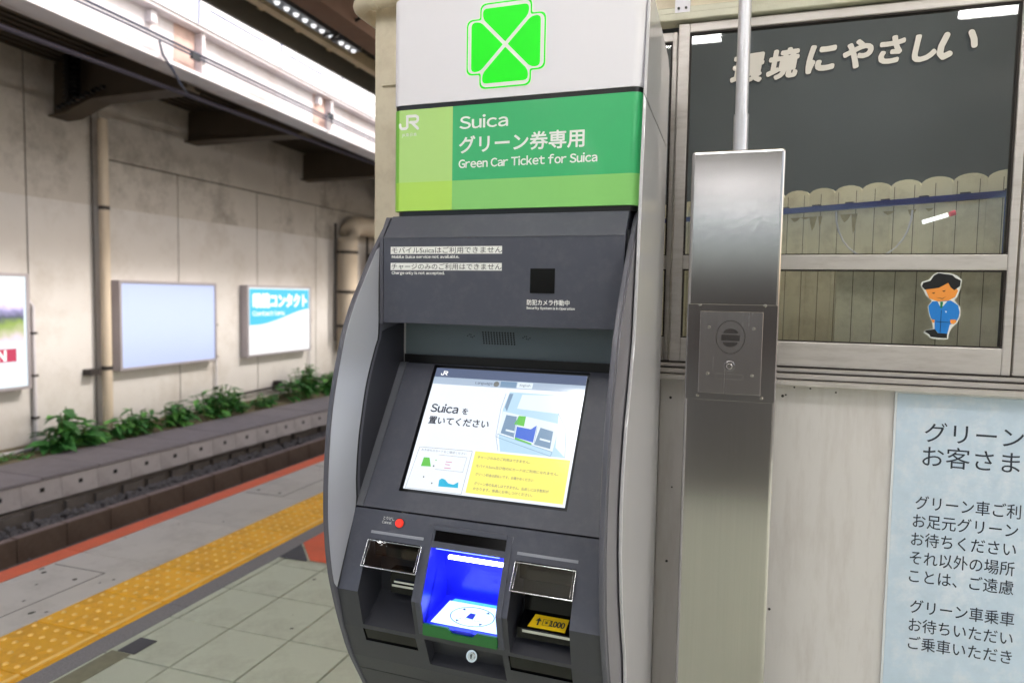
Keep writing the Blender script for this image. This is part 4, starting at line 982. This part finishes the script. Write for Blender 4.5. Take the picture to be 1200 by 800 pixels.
# drawing of the machine
ui([(.187, .236), (.30, .2355), (.31, .12), (.334, .10), (.1945, .1005), (.1845, .133), (.180, .194)], u_lb, "machine_drawing", .0008)
ui([(.2164, .2315), (.3008, .235), (.3034, .1936), (.2112, .1986)], u_pw, "machine_drawing", .0012)
ui([(.1872, .232), (.196, .232), (.190, .190), (.1835, .200)], u_ln, "machine_drawing", .0012)
ui([(.1815, .190), (.31, .171), (.305, .1093), (.1815, .1376)], u_pw, "machine_drawing", .0012)
ui([(.1908, .1822), (.2150, .180), (.2170, .1334), (.187, .1404)], u_ln, "machine_drawing", .0016)
ui([(.2707, .1598), (.2992, .1537), (.2994, .1156), (.2643, .1215)], u_ln, "machine_drawing", .0016)
ui([(.2198, .1578), (.2509, .1542), (.262, .1638), (.2612, .1259), (.2202, .1339)], u_bl, "machine_drawing", .0020)
ui([(.2195, .182), (.2351, .1818), (.235, .1591), (.2128, .162)], u_gr, "card_drawing", .0024)
ui([(.2202, .1339), (.2594, .1234), (.2578, .1195), (.2211, .1292)], u_gr, "machine_drawing", .0024)
ui([(.197, .150), (.217, .147), (.217, .143), (.197, .146)], u_pw, "machine_drawing", .0020); ui([(.274, .137), (.297, .133), (.297, .129), (.274, .133)], u_pw, "machine_drawing", .0020)
b = B()
def line(pts, w_=.0009, d=.0028):
    for p, q in zip(pts, pts[1:]):
        p, q = Vector(p), Vector(q); dr = (q - p).normalized(); nn = Vector((-dr.y, dr.x)) * w_ / 2; flat(b, FT, [tuple(p + nn), tuple(p - nn), tuple(q - nn), tuple(q + nn)], d)
line([(.180, .2315), (.176, .1938), (.1785, .133), (.1905, .1005)]); line([(.1815, .1376), (.305, .1093), (.303, .0999), (.1808, .1303), (.1815, .1376)]); line([(.3034, .1936), (.325, .16), (.333, .101)])
line([(.218, .180), (.218, .131)]); line([(.2640, .160), (.2640, .122)])
b.obj("machine_outline", u_ln, scr)
# yellow notice and small text lines
ui([(.1405, .0962), (.345, .0962), (.345, .0060), (.1405, .0060)], u_ye, "yellow_notice", .0008)
for s_, x, z, wd in (("チャージのみのご利用はできません。", .1485, .0810, .114), ("モバイルSuica及び他のICカードはご利用になれません。", .149, .0622, .176), ("グリーン料金は前払いです。お確かめください", .1525, .0445, .124), ("グリーン券の払戻しはできません。払戻しには手数料が", .1545, .0250, .158), ("かかります。係員にお申しつけください。", .1545, .0140, .126)):
    text("lettering", s_, .0070, u_gy, scr, FT, x, z, .0012, width=wd, bold=.01)
b = B(); line([(.012, .0935), (.134, .095), (.1325, .002), (.0055, .002), (.012, .0935)], .0008, .001); line([(.0605, .080), (.1255, .080), (.124, .048), (.0605, .048)], .0006, .001); b.obj("box_outline", u_gy, scr)
text("lettering", "お手持ちのカードをご確認ください", .0062, u_gy, scr, FT, .0175, .0855, .0012, width=.104)
ui([(.0284, .0713), (.0418, .0717), (.0500, .0526), (.0270, .0513)], u_gr, "card_drawing", .0012)
ui([(.0768, .026), (.082, .030), (.090, .028), (.098, .0215), (.110, .0195), (.1201, .0262), (.1224, .0138), (.0781, .0124)], u_cy, "wave_drawing", .0012)
for x, z, w2 in ((.0806, .0655, .0145), (.0806, .0595, .011), (.0806, .052, .015)):
    ui([(x, z), (x + w2, z), (x + w2, z + .0018), (x, z + .0018)], u_pk, "text_mark", .0012)
for x, z, rr in ((.058, .0675, .0016), (.056, .0545, .0022), (.062, .0175, .002), (.040, .029, .002)):
    ui([(x + rr * math.cos(k), z + rr * math.sin(k)) for k in range(6)], u_gr if z > .06 else u_gy, "text_mark", .0012)

# lower front with its bays
LP = [(1.257, .9545), (1.192, .805), (1.215, .72), (1.25, .64), (1.31, .54), (1.375, .42), (1.40, .30), (1.40, .02)]
ops = [(-.752, -.632, .901, .729), (-.754, -.634, .7195, .688), (-.607, -.456, .932, .913), (-.610, -.456, .901, .738), (-.614, -.449, .722, .657), (-.433, -.314, .901, .731), (-.437, -.314, .7235, .688)]
LPU = [p for p in LP]
b = K_(); holed(b, LP, xl, xr - .001, ops); lf = b.obj("front_cover", [M_hood, M_hood_lo], kio)
for p in lf.data.polygons:
    if p.center.z < .804: p.material_index = 1  # shade of the downward-tilted lower cover is put into the colour
b = K_(); b.box(-.798, -.2565, 1.262, 1.275, .9546, .9579); b.obj("cover_seam", M_black, kio)
def pk(xa, xb, zt, zb, inner, mt, nm, lip=None):
    b = K_(); pocket(b, LP, xa, xb, zt, zb, inner); return b.obj(nm, mt, kio)
pk(-.752, -.632, .901, .729, [(1.285, .885), (1.285, .775), (1.268, .762)], M_bay, "card_bay")
pk(-.433, -.314, .901, .731, [(1.285, .885), (1.285, .775), (1.268, .762)], M_bay, "note_bay")
for xa, xb, zt, zb in ((-.754, -.634, .7195, .688), (-.437, -.314, .7235, .688)): pk(xa, xb, zt, zb, [(yz_at(LP, zt) + .003, zt - .0008), (yz_at(LP, zb) + .003, zb + .0008)], M_blackgl, "dark_slot")
pk(-.607, -.456, .932, .913, [(yz_at(LP, .932) + .002, .9315), (yz_at(LP, .913) + .002, .9135)], M_blackgl, "small_display")
pk(-.610, -.456, .901, .738, [(1.29, .905), (1.31, .775), (1.215, .757), (1.204, .757)], M_blue, "reader_bay")
pk(-.614, -.449, .722, .657, [(1.245, .716), (1.262, .672)], M_bay, "lock_recess")
# centre frame, proud of the cover
b = K_()
def lpy(z, d=0): return yz_at(LP, z) - d
for (xa, xb) in ((-.6225, -.611), (-.455, -.4435)):
    pts = [(lpy(z, .0028), z) for z in (.940, .805, .735)] + [(lpy(.735, -.002), .735), (lpy(.805, -.002), .805), (lpy(.940, -.002), .940)]
    b.profx(pts, xa, xb)
for (za, zb) in ((.9415, .933), (.912, .902)):
    b.profx([(lpy(za, .0026), za), (lpy(zb, .0026), zb), (lpy(zb, -.002), zb), (lpy(za, -.002), za)], -.611, -.455)
b.obj("reader_frame", M_hood, kio, bevel=.0012, seg=2)
# green strip with a notch
b = K_()
b.prism([(x, 1.2005, z) for x, z in ((-.6105, .738), (-.4555, .738), (-.4555, .7605), (-.497, .7605), (-.506, .7505), (-.548, .7505), (-.558, .7605), (-.6105, .7605))], (0, .006, 0)); b.obj("green_strip", M_greenstrip, kio)
# LED bar, pad
M_ledbar = mat("reader_led_bar", (1, 1, 1), .3, emit=(.85, .9, 1, 1), estr=5)
b = K_(); b.box(-.585, -.457, 1.260, 1.268, .8725, .8785); b.obj("led_bar", M_ledbar, kio)
M_blueled = mat("reader_glow_strip", (.02, .03, .2), .3, emit=(.05, .08, 1, 1), estr=7)
b = K_(); b.box(-.60, -.466, 1.235, 1.246, .899, .9015); b.obj("blue_light", M_blueled, kio)
FPd = frame((-.5975, 1.208, .7625), (1, 0, 0), (0, .085, .0165), KO)
b = B(); flat(b, FPd, [(0, 0), (.140, 0), (.140, .074), (.008, .074)], .0012); pad = b.obj("reader_pad", mat("pad_white", lin((215, 235, 245)), .35, emit=(.55, .8, 1, 1), estr=.55), kio)
b = B(); N = 30; cx, cy, ra, rb = .0735, .036, .046, .030
for k in range(N):
    a, c_ = 2 * math.pi * k / N, 2 * math.pi * (k + 1) / N
    flat(b, FPd, [(cx + ra * math.cos(a), cy + rb * math.sin(a)), (cx + ra * math.cos(c_), cy + rb * math.sin(c_)), (cx + (ra - .0016) * math.cos(c_), cy + (rb - .0016) * math.sin(c_)), (cx + (ra - .0016) * math.cos(a), cy + (rb - .0016) * math.sin(a))], .0018)
for (x, y, s_) in ((.049, .054, 1), (.100, .054, 1), (.049, .018, -1), (.098, .018, -1)):
    flat(b, FPd, [(x - .004, y - .002 * s_), (x + .004, y - .002 * s_), (x, y + .004 * s_)], .0018)
b.obj("pad_print", M_darkprint, pad)
b = B(); flat(b, FPd, [(.062, .030), (.078, .028), (.078, .045), (.066, .046)], .0019); b.obj("pad_card_print", mat("pad_blue", lin((50, 70, 170)), .4), pad)
text("lettering", "タッチしてください", .0052, M_darkprint, pad, FPd, .050, .0235, .0019, width=.046)
b = B(); flat(b, FPd, [(.012, .0745), (.140, .0745), (.140, .083), (.016, .083)], .0012); b.obj("pad_edge", mat("pad_cyan", lin((70, 170, 235)), .35, emit=(.1, .5, 1, 1), estr=.5), pad)
b = K_(); b.box(-.545, -.51, 1.203, 1.214, .755, .759); b.obj("finger_notch", M_blue, kio)
# clear flaps over the two side bays
for (xa, xb, nm) in ((-.7515, -.6285, "coin_flap"), (-.4325, -.3125, "note_flap")):
    zt, zb = .9005, .855; d = .012
    fo = K_(); 
    fo.profx([(lpy(zt, .004), zt), (lpy(zb, d), zb), (lpy(zb, d - .003), zb), (lpy(zt, .001), zt)], xa, xb)
    fl = fo.obj(nm, M_clear, kio)
    b = K_()
    b.tube([(xa, lpy(zb, d), zb), (xb, lpy(zb, d), zb)], .0013, 8); b.tube([(xa + .001, lpy(zt, .004), zt - .001), (xb - .001, lpy(zt, .004), zt - .001)], .0009, 8)
    b.tube([(xa + .001, lpy(zt, .004), zt), (xa, lpy(zb, d), zb)], .0009, 8); b.tube([(xb - .001, lpy(zt, .004), zt), (xb, lpy(zb, d), zb)], .0009, 8)
    b.tube([(xa + .006, lpy(zt, .003), zt - .003), (xa + .005, lpy(zb, d - .002), zb + .003)], .0008, 8); b.tube([(xb - .006, lpy(zt, .003), zt - .003), (xb - .005, lpy(zb, d - .002), zb + .003)], .0008, 8)
    b.obj("flap_edge", M_chrome, fl)
# a dark shutter behind the flaps
b = K_(); b.box(-.7515, -.6325, 1.258, 1.262, .858, .899); b.box(-.4325, -.3145, 1.258, 1.262, .858, .899); b.obj("flap_backing", M_blackgl, kio)
for (xa, xb) in ((-.749, -.630), (-.431, -.312)):
    b = K_(); b.profx([(lpy(.9160, .0018), .9160), (lpy(.9115, .0018), .9115), (lpy(.9115, -.001), .9115), (lpy(.9160, -.001), .9160)], xa, xb); b.obj("groove_strip", M_groove_strip, kio)
# card slot
b = K_(); b.box(-.716, -.633, 1.262, 1.2845, .782, .832); b.obj("card_slot", M_blackgl, kio)
b = K_(); b.box(-.710, -.634, 1.255, 1.2615, .7985, .803); b.box(-.706, -.634, 1.257, 1.2615, .806, .810); b.obj("slot_lip", M_chrome, kio)
# note slot with the yellow sticker
b = K_(); b.prism([(-.424, 1.2845, .822), (-.424, 1.268, .822), (-.424, 1.266, .795), (-.424, 1.225, .777), (-.424, 1.225, .758), (-.424, 1.2845, .768)], (.1095, 0, 0)); b.obj("note_slot", M_blackgl, kio)
ud = Vector((0, .041, .018)).normalized()
FN = frame((-.405, 1.2262, .7778), (1, 0, 0), ud, KO)
b = B(); flat(b, FN, [(0, .003), (.073, .003), (.074, .034), (.007, .034)], .0012); ysk = b.obj("yellow_sticker", M_yellowst, kio)
text("lettering", "1000", .0170, M_darkprint, ysk, FN, .040, .0115, .0018, bold=.04, width=.029)
text("lettering", "¥", .0100, M_darkprint, ysk, FN, .0335, .0145, .0018, align='CENTER', bold=.02)
b = B()
flat(b, FN, [(.012, .019), (.0235, .019), (.0178, .027)], .0018); flat(b, FN, [(.0162, .009), (.0195, .009), (.0195, .019), (.0162, .019)], .0018)
for (p, q, r_, s_) in (((.026, .011), (.027, .011), (.027, .025), (.026, .025)), ((.040, .011), (.041, .011), (.041, .025), (.040, .025)), ((.026, .0245), (.041, .0245), (.041, .0252), (.026, .0252)), ((.026, .0108), (.041, .0108), (.041, .0115), (.026, .0115))): flat(b, FN, [p, q, r_, s_], .0018)
b.obj("arrow_print", M_darkprint, ysk)
b = K_(); b.box(-.413, -.3165, 1.2225, 1.2248, .7705, .7755); b.obj("slot_lip", M_chrome, kio)
# lock
b = K_(); ln = Vector((0, -.95, .3)); b.disc((-.524, 1.254, .688), ln, .0125, .012, 24, r2=.0115); b.obj("lock", M_chrome, kio)
b = K_(); b.disc(Vector((-.524, 1.254, .688)) + ln.normalized() * .012, ln, .0075, .0025, 16); lk = b.obj("lock_core", M_screw, kio)
b = K_(); p = Vector((-.524, 1.254, .688)) + ln.normalized() * .0148; b.box(p.x - .001, p.x + .001, p.y - .001, p.y + .001, p.z - .005, p.z + .004); b.obj("key_slot", M_black, kio)
# red button and its caption
fn = Vector((0, -(.9545 - .805), -(1.257 - 1.192) * -1)).normalized()
fn = Vector((0, -.9176, .399)).normalized()
b = K_(); b.disc((-.689, lpy(.935), .935), fn, .0095, .005, 24, r2=.008); b.obj("red_button", M_red, kio)
b = K_(); b.disc((-.689, lpy(.935), .935), fn, .0112, .0012, 24); b.obj("button_ring", M_hood_lo, kio)
FB = frame((-.731, lpy(.9375), .9375), (1, 0, 0), (0, .399, .9176), KO)
text("lettering", "とりけし", .0078, M_label, kio, FB, .002, .0010, .0006, width=.025); text("lettering", "Cancel", .0068, M_label, kio, FB, .002, -.0068, .0006, width=.022)
# horizontal seam of the lower cover
b = K_(); z = .60; b.profx([(lpy(.6005, .0006), .6005), (lpy(.599, .0006), .599), (lpy(.599, -.001), .599), (lpy(.6005, -.001), .6005)], -.798, -.2575); b.obj("lower_seam", M_black, kio)

# wings: bow-shaped side plates
BOW = [(1.412, 1.572), (1.392, 1.556), (1.364, 1.527), (1.321, 1.476), (1.281, 1.421), (1.249, 1.376), (1.219, 1.320), (1.201, 1.269), (1.183, 1.211), (1.170, 1.154), (1.162, 1.09), (1.158, 1.03), (1.157, .969), (1.161, .912), (1.172, .843), (1.193, .773), (1.217, .708), (1.247, .640), (1.303, .546), (1.36, .44), (1.41, .30), (1.43, .15), (1.435, .02)]
def smooth(pts, n=4):
    out = []
    for i in range(len(pts) - 1):
        p0, p1, p2, p3 = [Vector(pts[max(0, min(len(pts) - 1, i + k))]) for k in (-1, 0, 1, 2)]
        for k in range(n):
            t = k / n; out.append(tuple(.5 * ((2 * p1) + (-p0 + p2) * t + (2 * p0 - 5 * p1 + 4 * p2 - p3) * t * t + (-p0 + 3 * p1 - 3 * p2 + p3) * t ** 3)))
    out.append(tuple(pts[-1])); return out
bow = smooth(BOW, 3)
plate = bow + [(1.46, .02), (1.46, 1.572)]
b = K_(); b.prism([(-.810, y, z) for y, z in plate], (.0105, 0, 0)); wg = b.obj("wing", M_rim, kio, bevel=.002, seg=2)
b = K_(); b.prism([(-.2560, y, z) for y, z in plate], (.0095, 0, 0)); wg2 = b.obj("wing", M_rim, kio, bevel=.002, seg=2)
SEAM = [(1.348, 1.500), (1.3445, 1.42), (1.3440, 1.315), (1.332, 1.287), (1.310, 1.243), (1.292, 1.199), (1.276, 1.14), (1.264, 1.086), (1.257, 1.014), (1.2568, .956), (1.228, .892), (1.190, .808)]
seam = smooth(SEAM, 3)
front = [(y + .0025, z) for y, z in bow if .811 < z < 1.498]
b = K_(); b.prism([(-.7992, y, z) for y, z in front + seam[::-1]], (.0012, 0, 0)); b.obj("wing_facing", M_silver, wg)
# dark seam between facing and inner cheek
b = K_(); b.prism([(-.7991, y, z) for y, z in seam + [(y + .0048, z + .0015) for y, z in seam[::-1]]], (.0020, 0, 0)); b.obj("facing_seam", M_black, wg)
ck = [(y + .0035, z) for y, z in seam if .956 < z < 1.338]
b = K_(); b.prism([(-.7990, y, z) for y, z in ck + [(1.258, .958), (1.46, 1.243), (1.46, 1.338)]], (.0010, 0, 0)); b.obj("inner_cheek", mat("cheek_dark", lin((44, 44, 52)), .5), wg)
b = K_(); b.prism([(-.7980, y, z) for y, z in ck + [(y + .010, z + .002) for y, z in ck[::-1]]], (.0008, 0, 0)); b.obj("cheek_trim", M_rim, wg)
# outer facing of the right wing
fr_r = [(y + .012, z) for y, z in bow if .55 < z < 1.55]
b = K_(); b.prism([(-.2466, y, z) for y, z in fr_r + [(1.40, .56), (1.40, 1.55)]], (.0022, 0, 0)); b.obj("wing_facing", mat("wing_outer_grey", lin((128, 126, 134)), .34, metal=.2), wg2)
for o_, s_ in ((kio, None),):
    pass

# ================================================================== PLANTS at the foot of the far wall
def leaf_mesh(L, W_):
    vs = [(0, 0, 0), (L * .3, W_ * .5, .02 * L), (L * .3, 0, -.06 * L), (L * .3, -W_ * .5, .02 * L), (L * .65, W_ * .38, -.02 * L), (L * .65, 0, -.10 * L), (L * .65, -W_ * .38, -.02 * L), (L, 0, -.22 * L)]
    fs = [(0, 2, 1), (0, 3, 2), (1, 2, 5, 4), (2, 3, 6, 5), (4, 5, 7), (5, 6, 7)]
    return mesh_from(vs, fs, "leaf")
LM = [leaf_mesh(.16, .075), leaf_mesh(.12, .055)]
LMl = []
for i, me in enumerate(LM):
    me.materials.append(M_leaf); c_ = me.copy(); c_.materials.clear(); c_.materials.append(M_leaf2); LMl.append((me, c_))
def plant(x, y, z, h, spread, n_stem, per, label, sd, single=True, sc=1.0):
    h *= 1.02; sc *= 1.2; n_stem = int(n_stem * 1.25)
    r_ = random.Random(sd); o = empty("plant", (x, y, z), label, "plant", "green weeds along the foot of the wall")
    b = B(); places = []
    for s_ in range(n_stem):
        a = r_.uniform(0, 2 * math.pi); rad = spread * r_.uniform(.1, 1); bx, by = .25 * rad * math.cos(a), rad * math.sin(a)
        tx, ty, tz = bx * 1.5 + r_.uniform(-.05, .05), by * 1.25, h * r_.uniform(.55, 1) * (1 - .35 * (rad / spread) ** 2)
        pth = [(bx * .6, by * .7, 0), (bx, by, tz * .5), (tx, ty, tz)]; b.tube(pth, .006, 5)
        for k in range(per):
            t = .25 + .75 * (k + .5) / per; px = bx + (tx - bx) * t; py = by + (ty - by) * t
            places.append((Vector((px, py, tz * t)), r_.uniform(0, 6.28), r_.uniform(-.5, .45), sc * r_.uniform(.75, 1.3) * (1.15 - .4 * t), r_.random()))
    b.obj("stem", M_stem, o)
    if single:
        for p, a, t, s2, q in places:
            l = bpy.data.objects.new("leaf", LMl[0][0 if q < .7 else 1]); COL.objects.link(l); l.parent = o; l.location = p; l.rotation_euler = (r_.uniform(-.3, .3), -t, a); l.scale = (s2,) * 3
    else:
        b = B(); 
        for p, a, t, s2, q in places:
            mx_ = Matrix.Translation(p) @ Matrix.Rotation(a, 4, 'Z') @ Matrix.Rotation(-t, 4, 'Y') @ Matrix.Scale(s2, 4)
            base = LM[1]; vs = [b.bm.verts.new(mx_ @ v.co) for v in base.vertices]
            for f_ in base.polygons: b.bm.faces.new([vs[i] for i in f_.vertices]).material_index = 0 if q < .7 else 1
        oo = b.obj("foliage", [M_leaf, M_leaf2], o); oo["kind"] = "stuff"
plant(-7.15, 5.80, -.40, .50, .24, 9, 8, "tall broad leaved plant nearest the left edge, by the round junction box", 1, True, 1.35)
plant(-7.2, 6.22, -.40, .30, .20, 8, 7, "low bushy plant just left of the foot of the drain pipe", 2, True, 1.0)
plant(-7.1, 6.75, -.40, .40, .28, 13, 9, "dense leafy plant just right of the foot of the drain pipe", 3, False, 1.25)
plant(-7.1, 7.3, -.40, .36, .28, 13, 9, "leafy plant under the blank signboard", 4, False, 1.2)
plant(-7.1, 8.15, -.40, .50, .42, 18, 9, "wide leafy plant below the gap between the two signboards", 5, False, 1.25)
plant(-7.15, 9.0, -.40, .24, .45, 12, 7, "low sparse plant below the lit blue sign", 6, False, 1.0)
plant(-7.1, 10.1, -.40, .66, .40, 18, 10, "tall leafy plant below the right end of the lit sign", 7, False, 1.3)
plant(-7.1, 11.2, -.40, .42, .45, 18, 9, "leafy plant at the foot of the ducts beside the machine", 8, False, 1.3)
plant(-7.2, 5.15, -.42, .10, .5, 14, 5, "low weeds at the left edge below the landscape board", 9, False, .6)
